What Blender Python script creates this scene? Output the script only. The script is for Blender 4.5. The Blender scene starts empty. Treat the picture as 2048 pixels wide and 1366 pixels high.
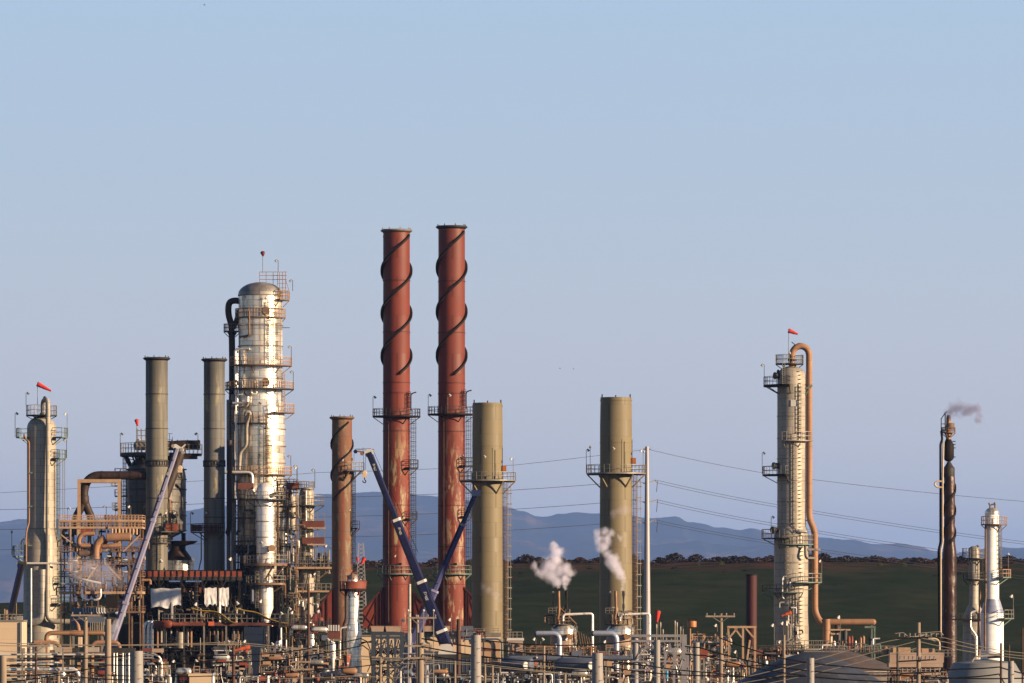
import bpy, bmesh, math, random
from mathutils import Vector, noise
R = math.radians
sc = bpy.context.scene
COL = sc.collection
# ------------------------------------------------------------------ camera, world, sun
K = 1e-4            # metres per photo pixel (2048 wide) per metre of distance
H0 = 1215.0         # pixel row of the horizon
HC = 15.0           # eye height above the plant's ground
cam = bpy.data.cameras.new('camera'); co = bpy.data.objects.new('camera', cam); COL.objects.link(co)
cam.sensor_width = 36; cam.lens = 36 / (2048 * K)
co.location = (0, 0, HC); co.rotation_euler = (R(90), 0, 0)
cam.shift_y = (H0 - 683) / 2048
cam.clip_start = 1; cam.clip_end = 80000
sc.camera = co
EXPO = 1.3
SUN_EL, SUN_AZ = 13.0, 115.0     # azimuth clockwise from the view direction
w = bpy.data.worlds.new('World'); sc.world = w; w.use_nodes = True
nt = w.node_tree; bg = nt.nodes['Background']
sky = nt.nodes.new('ShaderNodeTexSky'); sky.sky_type = 'NISHITA'; sky.sun_disc = False
sky.sun_elevation = R(SUN_EL); sky.sun_rotation = R(SUN_AZ)
sky.air_density = 1.0; sky.dust_density = 0.3; sky.ozone_density = 5.0; sky.altitude = 0
SKY = 0.045
def wn(kind, **kw):
    n = nt.nodes.new(kind)
    for k_, v_ in kw.items(): setattr(n, k_, v_)
    return n
tcw = wn('ShaderNodeTexCoord'); spw = wn('ShaderNodeSeparateXYZ'); nt.links.new(tcw.outputs['Generated'], spw.inputs[0])
crw = wn('ShaderNodeValToRGB'); mrw = wn('ShaderNodeMapRange'); mrw.inputs[1].default_value = 0; mrw.inputs[2].default_value = 0.14
nt.links.new(spw.outputs[2], mrw.inputs[0]); nt.links.new(mrw.outputs[0], crw.inputs[0])
HK = 1 / (2 ** EXPO) / SKY          # air near the horizon: pale lavender rising to clear blue
e_ = crw.color_ramp.elements
for p_, c_ in ((0.0, (.80, .74, .68)), (0.35, (.645, .67, .71)), (0.65, (.525, .635, .755)), (1.0, (.465, .635, .83))):
    q_ = e_[0] if p_ == 0 else (e_[len(e_) - 1] if p_ == 1 else e_.new(p_)); q_.color = (*c_, 1)
vmw = wn('ShaderNodeVectorMath', operation='SCALE'); nt.links.new(crw.outputs[0], vmw.inputs[0]); vmw.inputs['Scale'].default_value = HK
m2w = wn('ShaderNodeMapRange'); m2w.inputs[1].default_value = 0.12; m2w.inputs[2].default_value = 0.45; m2w.inputs[3].default_value = 0.92; m2w.inputs[4].default_value = 0.0
nt.links.new(spw.outputs[2], m2w.inputs[0])
mxw = wn('ShaderNodeMix', data_type='RGBA'); nt.links.new(m2w.outputs[0], mxw.inputs[0]); nt.links.new(sky.outputs[0], mxw.inputs[6]); nt.links.new(vmw.outputs[0], mxw.inputs[7])
nt.links.new(mxw.outputs[2], bg.inputs[0]); bg.inputs[1].default_value = SKY
sl = bpy.data.lights.new('sun', 'SUN'); so = bpy.data.objects.new('sun', sl); COL.objects.link(so)
sl.energy = 5.0; sl.angle = R(0.53); sl.color = (1.0, 0.755, 0.49)
sv = Vector((math.sin(R(SUN_AZ)) * math.cos(R(SUN_EL)), math.cos(R(SUN_AZ)) * math.cos(R(SUN_EL)), math.sin(R(SUN_EL))))
so.rotation_euler = (-sv).to_track_quat('-Z', 'Y').to_euler(); so.location = (300, -100, 200)
sc.view_settings.view_transform = 'Standard'; sc.view_settings.look = 'None'
sc.view_settings.exposure = EXPO; sc.view_settings.gamma = 1.0
sc.cycles.volume_step_rate = 1.0; sc.cycles.volume_max_steps = 256
sc.cycles.max_bounces = 8; sc.cycles.volume_bounces = 4

# ------------------------------------------------------------------ materials
ALB = 0.60     # the photograph is exposed for the low sun: real-world albedos, scaled once
SOOT = []
def mat(name, c1, c2=None, rough=0.6, metal=0.0, scale=0.5, stretch=1.0, seam=None, patch=None, streak=None, bump=0.0, vseam=0, cvar=0.0, soot=0):
    """c1/c2 noise-mixed base, seam=(spacing m, width m, darken), patch=(colour, threshold, scale, zstretch[, zlo, zhi]), streak=(colour, amount)"""
    m = bpy.data.materials.new(name); m.use_nodes = True
    am = 1.0 if metal > .4 else ALB
    c1 = tuple(v * am for v in c1); c2 = tuple(v * am for v in c2) if c2 else None
    if streak: streak = (tuple(v * am for v in streak[0]),) + tuple(streak[1:])
    if patch: patch = (tuple(v * am for v in patch[0]),) + tuple(patch[1:])
    t = m.node_tree; N = t.nodes; L = t.links; b = N['Principled BSDF']
    b.inputs['Specular IOR Level'].default_value = 0.0 if rough > .88 else 0.3
    b.inputs['Roughness'].default_value = rough; b.inputs['Metallic'].default_value = metal
    tc = N.new('ShaderNodeTexCoord')
    def mapped(sx, sz):
        mp = N.new('ShaderNodeMapping'); mp.inputs['Scale'].default_value = (sx, sx, sz); L.new(tc.outputs['Object'], mp.inputs[0]); return mp
    def nz(sx, sz, det=5, r=0.6):
        n = N.new('ShaderNodeTexNoise'); n.inputs['Scale'].default_value = 1; n.inputs['Detail'].default_value = det
        n.inputs['Roughness'].default_value = r; L.new(mapped(sx, sz).outputs[0], n.inputs[0]); return n.outputs[0]
    def ramp(src, a, bb):
        r = N.new('ShaderNodeMapRange'); r.inputs[1].default_value = a; r.inputs[2].default_value = bb; L.new(src, r.inputs[0]); return r.outputs[0]
    def mix(f, a, bcol, mode='MIX'):
        x = N.new('ShaderNodeMix'); x.data_type = 'RGBA'; x.blend_type = mode
        if hasattr(f, 'links') or not isinstance(f, (int, float)): L.new(f, x.inputs[0])
        else: x.inputs[0].default_value = f
        for s, v in ((6, a), (7, bcol)):
            if isinstance(v, tuple): x.inputs[s].default_value = (*v, 1)
            else: L.new(v, x.inputs[s])
        return x.outputs[2]
    def mth(op, a, b2=None):
        x = N.new('ShaderNodeMath'); x.operation = op
        for i, v in ((0, a), (1, b2)):
            if v is None: continue
            if isinstance(v, (int, float)): x.inputs[i].default_value = v
            else: L.new(v, x.inputs[i])
        return x.outputs[0]
    if c2 is None: c2 = tuple(v * 0.72 for v in c1)
    n0 = nz(scale, scale / stretch)
    col = mix(ramp(n0, 0.32, 0.68), c1, c2)
    sep = N.new('ShaderNodeSeparateXYZ'); L.new(tc.outputs['Object'], sep.inputs[0])
    if streak:
        s = ramp(nz(streak[2] if len(streak) > 2 else 2.2, 0.05, 4), 0.5, 0.72)
        col = mix(mth('MULTIPLY', s, streak[1]), col, streak[0])
    if patch:
        pc, th, ps, zs = patch[:4]
        s = ramp(nz(ps, ps / zs, 9, 0.72), th - .01, th + 0.04)
        if len(patch) > 4:
            zr = N.new('ShaderNodeMapRange'); zr.inputs[1].default_value = patch[5]; zr.inputs[2].default_value = patch[4]
            L.new(sep.outputs[2], zr.inputs[0]); s = mth('MULTIPLY', s, zr.outputs[0])
            if len(patch) > 6:   # only near this bearing round the shaft: (bx,by)
                dx = mth('ADD', mth('MULTIPLY', sep.outputs[0], patch[6][0]), mth('MULTIPLY', sep.outputs[1], patch[6][1]))
                s = mth('MULTIPLY', s, ramp(dx, patch[6][2], patch[6][3]))
        col = mix(s, col, pc)
    if soot:      # soot washed down from the mouth; mouths stand 50..62 m up
        sz = mth('ADD', sep.outputs[2], mth('MULTIPLY', nz(1.6, .08, 4), soot * 4))
        SOOT.append((m, sz, soot))
        col = mix(mth('MULTIPLY', ramp(sz, 52 + soot, 57 + soot), 0.55), col, (0.03, 0.028, 0.025))
    if seam:
        sp, wd, dk = seam
        q = mth('DIVIDE', sep.outputs[2], sp); fr = mth('FRACT', q); fl = mth('FLOOR', q)
        line = mth('LESS_THAN', fr, wd / sp)
        wn = N.new('ShaderNodeTexWhiteNoise'); wn.noise_dimensions = '2D'
        cx = N.new('ShaderNodeCombineXYZ'); L.new(fl, cx.inputs[0])
        if vseam:
            an = mth('ARCTAN2', sep.outputs[1], sep.outputs[0]); aq = mth('MULTIPLY', an, vseam / (2 * math.pi))
            aq = mth('ADD', aq, mth('MULTIPLY', mth('MODULO', fl, 2), 0.5))
            L.new(mth('FLOOR', aq), cx.inputs[1])
            line = mth('MAXIMUM', line, mth('LESS_THAN', mth('FRACT', aq), 0.05))
        L.new(cx.outputs[0], wn.inputs['Vector'])
        v = mth('ADD', mth('MULTIPLY', wn.outputs[0], cvar), 1 - cvar * 0.5)
        cc = N.new('ShaderNodeCombineXYZ')
        for i in range(3): L.new(v, cc.inputs[i])
        col = mix(1.0, col, cc.outputs[0], 'MULTIPLY')
        col = mix(mth('MULTIPLY', line, dk), col, tuple(c * 0.25 for c in c1))
        rr = mth('ADD', mth('MULTIPLY', wn.outputs[0], 0.16), rough - 0.08)
        L.new(rr, b.inputs['Roughness'])
    if bump:
        bp = N.new('ShaderNodeBump'); bp.inputs['Strength'].default_value = bump; bp.inputs['Distance'].default_value = 0.12
        L.new(nz(1.1, 1.1, 3), bp.inputs['Height']); L.new(bp.outputs[0], b.inputs['Normal'])
    L.new(col, b.inputs['Base Color'])
    return m

M = {}
M['silver'] = mat('silver_cladding', (0.90, 0.84, 0.74), (0.56, 0.46, 0.33), 0.34, 0.72, 0.25, 3, seam=(0.95, 0.07, 0.8), vseam=10, cvar=0.42, bump=0.4, streak=((0.24, 0.15, 0.07), 0.75, 1.5))
M['bright'] = mat('bright_aluminium_cladding', (0.86, 0.82, 0.78), (0.74, 0.66, 0.58), 0.40, 0.45, 0.3, 2, seam=(0.9, 0.06, 0.5), vseam=8, cvar=0.14, bump=0.2)
M['reactor'] = mat('weathered_reactor_cladding', (0.15, 0.14, 0.13), (0.10, 0.09, 0.08), 0.5, 0.3, 0.25, 3, seam=(1.0, 0.08, 0.6), vseam=10, cvar=0.35, streak=((0.05, 0.03, 0.02), 0.6), patch=((.3, .24, .17), .62, .5, 1))
M['dull'] = mat('dull_aluminium_cladding', (0.42, 0.40, 0.38), (0.30, 0.27, 0.24), 0.5, 0.35, 0.25, 3, seam=(1.0, 0.08, 0.6), vseam=10, cvar=0.35, streak=((0.16, 0.1, 0.06), 0.5))
M['greytan'] = mat('grey_tan_cladding', (0.50, 0.44, 0.36), (0.40, 0.34, 0.27), 0.55, 0.15, 0.25, 3, seam=(1.1, 0.07, 0.5), vseam=8, cvar=0.25, streak=((0.2, 0.15, 0.1), 0.3))
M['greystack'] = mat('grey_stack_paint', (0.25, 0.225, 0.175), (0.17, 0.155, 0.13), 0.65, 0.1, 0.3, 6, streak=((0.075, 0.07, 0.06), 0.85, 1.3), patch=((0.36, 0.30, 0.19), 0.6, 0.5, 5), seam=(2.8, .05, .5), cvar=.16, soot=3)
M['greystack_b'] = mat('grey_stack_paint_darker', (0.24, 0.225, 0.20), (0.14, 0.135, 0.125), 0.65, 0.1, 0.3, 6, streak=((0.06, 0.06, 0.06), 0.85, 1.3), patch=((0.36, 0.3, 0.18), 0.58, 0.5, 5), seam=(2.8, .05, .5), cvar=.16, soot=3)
M['red'] = mat('red_stack_paint', (0.235, 0.036, 0.017), (0.17, 0.03, 0.016), 0.62, 0.0, 0.2, 5, streak=((0.17, 0.05, 0.04), 0.45), patch=((0.40, 0.30, 0.16), 0.545, 0.8, 5, 38, 46, (0.35, -0.94, 0.9, 1.9)), bump=0.12, seam=(3.2, .05, .45), vseam=2, cvar=.10)
M['red_b'] = mat('red_stack_paint_worn', (0.225, 0.039, 0.019), (0.165, 0.032, 0.018), 0.62, 0.0, 0.22, 5, streak=((0.17, 0.05, 0.04), 0.45), patch=((0.40, 0.26, 0.16), 0.52, 0.95, 4.5, 38, 46, (0.35, -0.94, 0.8, 1.8)), bump=0.12, seam=(3.2, .05, .45), vseam=2, cvar=.12)
M['rust'] = mat('rust_stained_stack', (0.19, 0.075, 0.04), (0.20, 0.13, 0.075), 0.7, 0.0, 0.5, 5, streak=((0.25, 0.04, 0.02), 0.9, 1.0), patch=((0.27, 0.20, 0.12), 0.56, 0.9, 4), seam=(3.0, .05, .5), cvar=.15)
M['olive'] = mat('olive_stack_paint', (0.25, 0.198, 0.110), (0.215, 0.172, 0.098), 0.6, 0.0, 0.12, 3, streak=((0.17, 0.135, 0.08), 0.5, 1.2), bump=0.12, seam=(2.4, 0.05, 0.4), vseam=3, cvar=0.09, soot=1.5)
M['steel'] = mat('galvanised_steel', (0.36, 0.33, 0.29), (0.22, 0.18, 0.14), 0.55, 0.3, 1.5)
M['darksteel'] = mat('dark_painted_steel', (0.06, 0.055, 0.05), (0.035, 0.03, 0.028), 0.6, 0.1, 1.0)
M['greensteel'] = mat('pale_green_steel', (0.20, 0.27, 0.22), (0.12, 0.16, 0.13), 0.6, 0.1, 1.2)
M['blacksteel'] = mat('black_steel', (0.018, 0.016, 0.015), (0.03, 0.022, 0.018), 0.6, 0.0, 1.0)
M['tan'] = mat('tan_primer_pipe', (0.46, 0.235, 0.12), (0.34, 0.18, 0.10), 0.62, 0.0, 0.5, 2, streak=((0.22, 0.10, 0.055), 0.6, 1.5), seam=(1.9, .06, .6), cvar=.14, patch=((.5, .33, .2), .64, .7, 2), bump=.15)
M['tanframe'] = mat('tan_steel_frame', (0.58, 0.38, 0.235), (0.44, 0.27, 0.16), 0.65, 0.0, 0.8, 2, patch=((0.25, 0.11, 0.06), 0.62, 1.2, 1.5))
M['oldbrown'] = mat('brown_pipework', (0.26, 0.15, 0.09), (0.16, 0.1, 0.07), 0.7, 0.05, 0.9, 2, patch=((0.4, 0.25, 0.13), 0.58, 1.0, 1))
M['brown'] = mat('dark_brown_duct', (0.05, 0.026, 0.018), (0.028, 0.018, 0.014), 0.6, 0.1, 0.6, 2, streak=((0.15, 0.06, 0.03), 0.5))
M['redsteel'] = mat('rust_red_steel', (0.34, 0.075, 0.035), (0.22, 0.05, 0.03), 0.65, 0.0, 0.7, 1.5, patch=((0.4, 0.16, 0.09), 0.6, 1.0, 1))
M['dimred'] = mat('dull_red_steel', (0.20, 0.06, 0.04), (0.12, 0.04, 0.03), 0.7, 0.0, 0.7, 1.5)
M['fabric'] = mat('orange_red_fabric', (0.70, 0.045, 0.03), (0.62, 0.03, 0.03), 0.8, 0.0, 2)
M['fabric_d'] = mat('faded_dark_red_fabric', (0.22, 0.02, 0.02), (0.14, 0.015, 0.015), 0.8, 0.0, 2)
M['fabric_o'] = mat('orange_fabric', (0.75, 0.16, 0.06), (0.68, 0.12, 0.05), 0.8, 0.0, 2)
M['white'] = mat('white_paint', (0.74, 0.70, 0.66), (0.62, 0.58, 0.54), 0.5, 0.0, 1.0)
M['whitecol'] = mat('fresh_white_cladding', (1.28, 1.24, 1.2), (1.1, 1.05, 1.0), 0.45, 0.0, 0.4, 3, seam=(.9, .05, .25), vseam=6, cvar=.06, streak=((.8, .7, .6), .4))
M['elbow'] = mat('pale_blue_white_cladding', (0.55, 0.57, 0.68), (0.42, 0.44, 0.54), 0.38, 0.35, 0.6, 1, seam=(.8, .05, .5), cvar=.15, bump=.3)
M['tarp'] = mat('white_tarpaulin', (1.15, 1.1, 1.1), (0.8, 0.76, 0.74), 0.55, 0.0, 0.8, bump=0.5)
M['navy'] = mat('navy_crane_paint', (0.020, 0.024, 0.085), (0.014, 0.018, 0.06), 0.55, 0.0, 0.6)
M['lilac'] = mat('pale_blue_crane_paint', (0.37, 0.35, 0.50), (0.28, 0.27, 0.40), 0.45, 0.0, 0.8, 3)
M['blueboom'] = mat('blue_crane_paint', (0.12, 0.12, 0.27), (0.085, 0.085, 0.20), 0.4, 0.0, 0.8, 3)
M['blackboom'] = mat('black_crane_paint', (0.012, 0.012, 0.018), (0.018, 0.017, 0.025), 0.6, 0.0, 0.8)
M['cream'] = mat('cream_building_cladding', (0.80, 0.60, 0.40), (0.72, 0.53, 0.35), 0.7, 0.0, 0.15, seam=(1.5, 0.04, 0.3), cvar=0.05)
M['pinkbox'] = mat('pale_pink_cladding', (0.52, 0.38, 0.29), (0.42, 0.28, 0.2), 0.7, 0.0, 0.5, seam=(1.2, 0.06, 0.5), cvar=0.12)
M['bluegrey'] = mat('blue_grey_paint', (0.16, 0.18, 0.24), (0.11, 0.125, 0.17), 0.5, 0.1, 0.4, 2)
M['tankgrey'] = mat('grey_tank_shell', (0.34, 0.33, 0.31), (0.28, 0.27, 0.26), 0.6, 0.1, 0.15, seam=(2.4, 0.05, 0.35), cvar=0.08)
M['tankroof'] = mat('tank_roof_plates', (0.15, 0.11, 0.09), (0.10, 0.075, 0.065), 0.7, 0.0, 0.25, patch=((0.19, 0.12, 0.08), 0.57, 0.5, 1), seam=(.55, .05, .5), vseam=36, cvar=.2)
M['domeroof'] = mat('blue_grey_dome_plates', (0.075, 0.08, 0.105), (0.05, 0.055, 0.07), 0.6, 0.1, 0.25, seam=(.6, .05, .5), vseam=32, cvar=.2, patch=((.11, .09, .08), .6, .5, 1))
M['wood'] = mat('weathered_pole_wood', (0.44, 0.34, 0.25), (0.30, 0.22, 0.155), 0.85, 0.0, 3.0, 8, streak=((0.14, 0.09, 0.06), 0.5, 8))
M['darkwood'] = mat('dark_red_brown_pole', (0.13, 0.06, 0.04), (0.08, 0.04, 0.03), 0.85, 0.0, 3, 8)
M['concrete'] = mat('pale_grey_steel_pole', (0.38, 0.34, 0.31), (0.32, 0.29, 0.27), 0.6, 0.0, 0.8, 3)
M['monopole'] = mat('galvanised_monopole', (0.52, 0.47, 0.47), (0.42, 0.38, 0.39), 0.5, 0.2, 0.6, 3)
M['latgrey'] = mat('grey_lattice_steel', (0.34, 0.32, 0.34), (0.25, 0.23, 0.24), 0.55, 0.15, 0.8)
M['latblue'] = mat('dark_blue_grey_steel', (0.055, 0.07, 0.095), (0.04, 0.05, 0.07), 0.55, 0.1, 0.8)
M['cable'] = mat('black_cable', (0.012, 0.011, 0.012), (0.02, 0.018, 0.016), 0.5)
M['wire'] = mat('bare_aluminium_wire', (0.42, 0.36, 0.28), (0.34, 0.28, 0.22), 0.5, 0.2)
M['farwire'] = mat('dark_grey_wire', (0.10, 0.10, 0.11), (0.08, 0.08, 0.09), 0.5)
M['ins'] = mat('glazed_insulator', (0.40, 0.36, 0.36), (0.25, 0.2, 0.2), 0.2)
M['yellow'] = mat('yellow_hose_rubber', (0.42, 0.28, 0.05), (0.3, 0.2, 0.04), 0.6, 0, 1)
M['orangebox'] = mat('orange_enamel', (0.55, 0.20, 0.05), (0.42, 0.14, 0.04), 0.5)
M['cyan'] = mat('cyan_plastic', (0.02, 0.36, 0.62), (0.02, 0.3, 0.55), 0.5)
M['flare'] = mat('scorched_brown_stack', (0.075, 0.026, 0.014), (0.035, 0.016, 0.012), 0.4, 0.15, 0.6, 4, streak=((0.014, 0.01, 0.01), 0.9, 1.4), patch=((0.22, 0.13, 0.09), 0.62, 1.3, 2), bump=.5)
M['coppery'] = mat('burnt_orange_steel', (0.36, 0.19, 0.095), (0.22, 0.12, 0.07), 0.5, 0.3, 1)
M['darkred'] = mat('dark_oxide_red', (0.075, 0.014, 0.012), (0.055, 0.01, 0.01), 0.7, 0, 0.4, 5)
M['cloth'] = mat('cloth', (0.5, 0.5, 0.5))

for k_ in ('navy', 'blackboom', 'blueboom', 'blacksteel', 'cable'): M[k_].node_tree.nodes['Principled BSDF'].inputs['Specular IOR Level'].default_value = 0.06

# ------------------------------------------------------------------ mesh builder (units: photo pixels at the thing's own distance; y down, d away)
class MB:
    def __init__(s): s.v = []; s.f = []
    def _add(s, vs, fs):
        n = len(s.v); s.v += [tuple(p) for p in vs]; s.f += [tuple(i + n for i in f) for f in fs]; return s
    def box(s, x0, x1, y0, y1, d0, d1):
        v = [(x, y, d) for x in (x0, x1) for y in (y0, y1) for d in (d0, d1)]
        return s._add(v, [(0, 1, 3, 2), (4, 6, 7, 5), (0, 4, 5, 1), (2, 3, 7, 6), (0, 2, 6, 4), (1, 5, 7, 3)])
    def bar(s, p, q, w=1.2, h=None):
        p = Vector(p); q = Vector(q); h = h or w; a = (q - p)
        if a.length < 1e-6: return s
        a.normalize(); up = Vector((0, 1, 0)) if abs(a.y) < 0.9 else Vector((0, 0, 1))
        u = a.cross(up).normalized() * w * .5; t = a.cross(u).normalized() * h * .5
        v = [p + u + t, p - u + t, p - u - t, p + u - t, q + u + t, q - u + t, q - u - t, q + u - t]
        return s._add(v, [(0, 1, 2, 3), (7, 6, 5, 4), (0, 4, 5, 1), (1, 5, 6, 2), (2, 6, 7, 3), (3, 7, 4, 0)])
    def lathe(s, x, prof, d=0, seg=28, a0=0, cap=True):
        n = len(prof); v = []; f = []
        for r, y in prof:
            for k in range(seg):
                a = 2 * math.pi * k / seg + a0; v.append((x + r * math.cos(a), y, d + r * math.sin(a)))
        for i in range(n - 1):
            for k in range(seg):
                j = (k + 1) % seg; f.append((i * seg + k, i * seg + j, (i + 1) * seg + j, (i + 1) * seg + k))
        if cap:
            f.append(tuple(range(seg))); f.append(tuple((n - 1) * seg + k for k in range(seg)))
        return s._add(v, f)
    def cyl(s, x, y0, y1, r, d=0, seg=16, r2=None): return s.lathe(x, [(r, y0), (r if r2 is None else r2, y1)], d, seg)
    def hlathe(s, p, q, prof, seg=16):
        """surface of revolution about the axis p->q; prof=(t 0..1, radius)"""
        p = Vector(p); q = Vector(q); a = q - p; ad = a.normalized(); up = Vector((0, 1, 0)) if abs(ad.y) < 0.9 else Vector((0, 0, 1))
        u = ad.cross(up).normalized(); t = ad.cross(u).normalized(); v = []; f = []; n = len(prof)
        for tt, r in prof:
            c = p + a * tt
            for k in range(seg):
                an = 2 * math.pi * k / seg; v.append(c + (u * math.cos(an) + t * math.sin(an)) * r)
        for i in range(n - 1):
            for k in range(seg):
                j = (k + 1) % seg; f.append((i * seg + k, i * seg + j, (i + 1) * seg + j, (i + 1) * seg + k))
        f.append(tuple(range(seg))); f.append(tuple((n - 1) * seg + k for k in range(seg)))
        return s._add(v, f)
    def tube(s, pts, r, seg=8, bend=0, r2=None):
        P = [Vector(p) for p in pts]
        if bend and len(P) > 2:
            Q = [P[0]]
            for i in range(1, len(P) - 1):
                a, b, c = P[i - 1], P[i], P[i + 1]
                k1 = min(bend, (a - b).length * .48); k2 = min(bend, (c - b).length * .48)
                p1 = b + (a - b).normalized() * k1; p2 = b + (c - b).normalized() * k2
                for j in range(7):
                    t = j / 6; Q.append(p1 * (1 - t) ** 2 + b * 2 * t * (1 - t) + p2 * t * t)
            Q.append(P[-1]); P = Q
        n = len(P); v = []; f = []; u = None
        for i in range(n):
            d = (P[min(i + 1, n - 1)] - P[max(i - 1, 0)])
            d = d.normalized() if d.length > 1e-9 else Vector((1, 0, 0))
            if u is None:
                up = Vector((0, 1, 0)) if abs(d.y) < 0.9 else Vector((0, 0, 1)); u = d.cross(up).normalized()
            else:
                u = (u - d * u.dot(d)).normalized()
            t = d.cross(u); rr = r if r2 is None else r + (r2 - r) * i / (n - 1)
            for k in range(seg):
                an = 2 * math.pi * k / seg; v.append(P[i] + (u * math.cos(an) + t * math.sin(an)) * rr)
        for i in range(n - 1):
            for k in range(seg):
                j = (k + 1) % seg; f.append((i * seg + k, i * seg + j, (i + 1) * seg + j, (i + 1) * seg + k))
        f.append(tuple(range(seg))); f.append(tuple((n - 1) * seg + k for k in range(seg)))
        return s._add(v, f)
    def prism(s, poly, d0, d1):
        n = len(poly); v = [(x, y, d0) for x, y in poly] + [(x, y, d1) for x, y in poly]
        return s._add(v, [tuple(range(n)), tuple(range(n, 2 * n))] + [(i, (i + 1) % n, (i + 1) % n + n, i + n) for i in range(n)])
    def sector(s, x, y0, y1, r0, r1, a0, a1, d=0, step=9):
        n = max(2, int(abs(a1 - a0) / step)); v = []; f = []
        for i in range(n + 1):
            a = R(a0 + (a1 - a0) * i / n)
            for r in (r0, r1):
                for y in (y0, y1): v.append((x + r * math.cos(a), y, d + r * math.sin(a)))
        for i in range(n):
            b = i * 4; c = b + 4
            f += [(b, b + 2, c + 2, c), (b + 1, c + 1, c + 3, b + 3), (b, c, c + 1, b + 1), (b + 2, b + 3, c + 3, c + 2)]
        f += [(0, 1, 3, 2), (n * 4, n * 4 + 2, n * 4 + 3, n * 4 + 1)]
        return s._add(v, f)
    def ball(s, x, y, d, r, seg=8, ry=None):
        ry = ry or r
        return s.lathe(x, [(max(0.02, r * math.sin(math.pi * i / 6)), y - ry * math.cos(math.pi * i / 6)) for i in range(7)], d, seg)

def mesh_of(name, mb, fn, m):
    me = bpy.data.meshes.new(name)
    bm = bmesh.new(); vs = [bm.verts.new(fn(p)) for p in mb.v]
    for f in mb.f:
        try: bm.faces.new([vs[i] for i in f])
        except ValueError: pass
    bmesh.ops.recalc_face_normals(bm, faces=bm.faces)
    for f in bm.faces: f.smooth = True
    bm.to_mesh(me); bm.free(); me.set_sharp_from_angle(angle=R(38)); me.materials.append(m)
    return me

class T:
    """one thing: an Empty at its base, parts below it"""
    def __init__(s, name, label, cat, D, x, d=0, y=None, group=None):
        s.D = D; s.U = K * D; s.xr = x; s.dr = d
        s.zb = 0.0 if y is None else HC + (H0 - y) * s.U
        s.o = bpy.data.objects.new(name, None); COL.objects.link(s.o)
        s.o.empty_display_size = 1
        s.o.location = ((x - 1024) * s.U, D + d * s.U, s.zb)
        s.o['label'] = label; s.o['category'] = cat
        if group: s.o['group'] = group
        s.yg = H0 + HC / s.U        # ground row at this distance
    def fn(s, p): return ((p[0] - s.xr) * s.U, (p[2] - s.dr) * s.U, HC + (H0 - p[1]) * s.U - s.zb)
    def add(s, name, mb, m, parent=None, label=None, kind=None):
        o = bpy.data.objects.new(name, mesh_of(name, mb, s.fn, M[m] if isinstance(m, str) else m)); COL.objects.link(o)
        o.parent = parent or s.o
        if label: o['label'] = label
        if kind: o['kind'] = kind
        return o

def single(name, label, cat, D, x, d, y, mb, m, group=None):
    """a thing that is one mesh"""
    t = T(name, label, cat, D, x, d, y, group)
    me = mesh_of(name, mb, t.fn, M[m] if isinstance(m, str) else m)
    loc = t.o.location.copy(); bpy.data.objects.remove(t.o)
    o = bpy.data.objects.new(name, me); COL.objects.link(o); o.location = loc
    o['label'] = label; o['category'] = cat
    if group: o['group'] = group
    return o

# ------------------------------------------------------------------ shared parts
RW = 0.95   # rail thickness
def platform(t, x, y, r0, r1, a0=-180, a1=180, d=0, rh=11, m='steel', rm=None, br=True, th=2.2, post=9, rd=None):
    rm = rm or m
    dk = t.add('platform', MB().sector(x, y, y + th, r0, r1, a0, a1, d), m)
    b = MB(); full = abs(a1 - a0) >= 359; n = max(2, int(abs(R(a1 - a0)) * r1 / post))
    for i in range(n + (0 if full else 1)):
        a = R(a0 + (a1 - a0) * i / n); px, pd = x + (r1 - .6) * math.cos(a), d + (r1 - .6) * math.sin(a)
        b.bar((px, y, pd), (px, y - rh, pd), RW)
    mnum = max(3, int(abs(a1 - a0) / 12))
    for k in (1.0, 0.5):
        P = [(x + (r1 - .6) * math.cos(R(a0 + (a1 - a0) * i / mnum)), y - rh * k, d + (r1 - .6) * math.sin(R(a0 + (a1 - a0) * i / mnum))) for i in range(mnum + 1)]
        for p, q in zip(P, P[1:]): b.bar(p, q, RW)
    if not full:
        for a in (a0, a1):
            for k in (1.0, .5):
                b.bar((x + r0 * math.cos(R(a)), y - rh * k, d + r0 * math.sin(R(a))), (x + (r1 - .6) * math.cos(R(a)), y - rh * k, d + (r1 - .6) * math.sin(R(a))), RW)
    t.add('railing', b, rm, dk)
    if br:
        c = MB(); nb = max(1, int(abs(a1 - a0) / 55)); L = min(14, (r1 - r0) * 0.9)
        for i in range(nb + (0 if full else 1)):
            a = R(a0 + (a1 - a0) * i / nb + (0 if full or nb > 1 else 0))
            c.bar((x + r1 * .97 * math.cos(a), y + th, d + r1 * .97 * math.sin(a)), (x + r0 * math.cos(a), y + th + L, d + r0 * math.sin(a)), 1.5)
        t.add('bracket', c, m, dk)
    return dk

def rplat(t, x0, x1, y, d0, d1, m='steel', rm=None, rh=11, th=2.5, post=9, fascia=None):
    dk = t.add('platform', MB().box(x0, x1, y, y + th, d0, d1), m)
    b = MB(); xs = [x0 + (x1 - x0) * i / max(1, round((x1 - x0) / post)) for i in range(max(1, round((x1 - x0) / post)) + 1)]
    for dd in (d0 + .6, d1 - .6):
        for x in xs: b.bar((x, y, dd), (x, y - rh, dd), RW)
        for k in (1, .5): b.bar((x0, y - rh * k, dd), (x1, y - rh * k, dd), RW)
    for x in (x0 + .5, x1 - .5):
        for k in (1, .5): b.bar((x, y - rh * k, d0), (x, y - rh * k, d1), RW)
    t.add('railing', b, rm or m, dk)
    if fascia: t.add('kick_panel', MB().box(x0 - .5, x1 + .5, y - rh + 1.5, y - .3, d0 - .6, d0 - .1), fascia, dk)
    return dk

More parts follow.
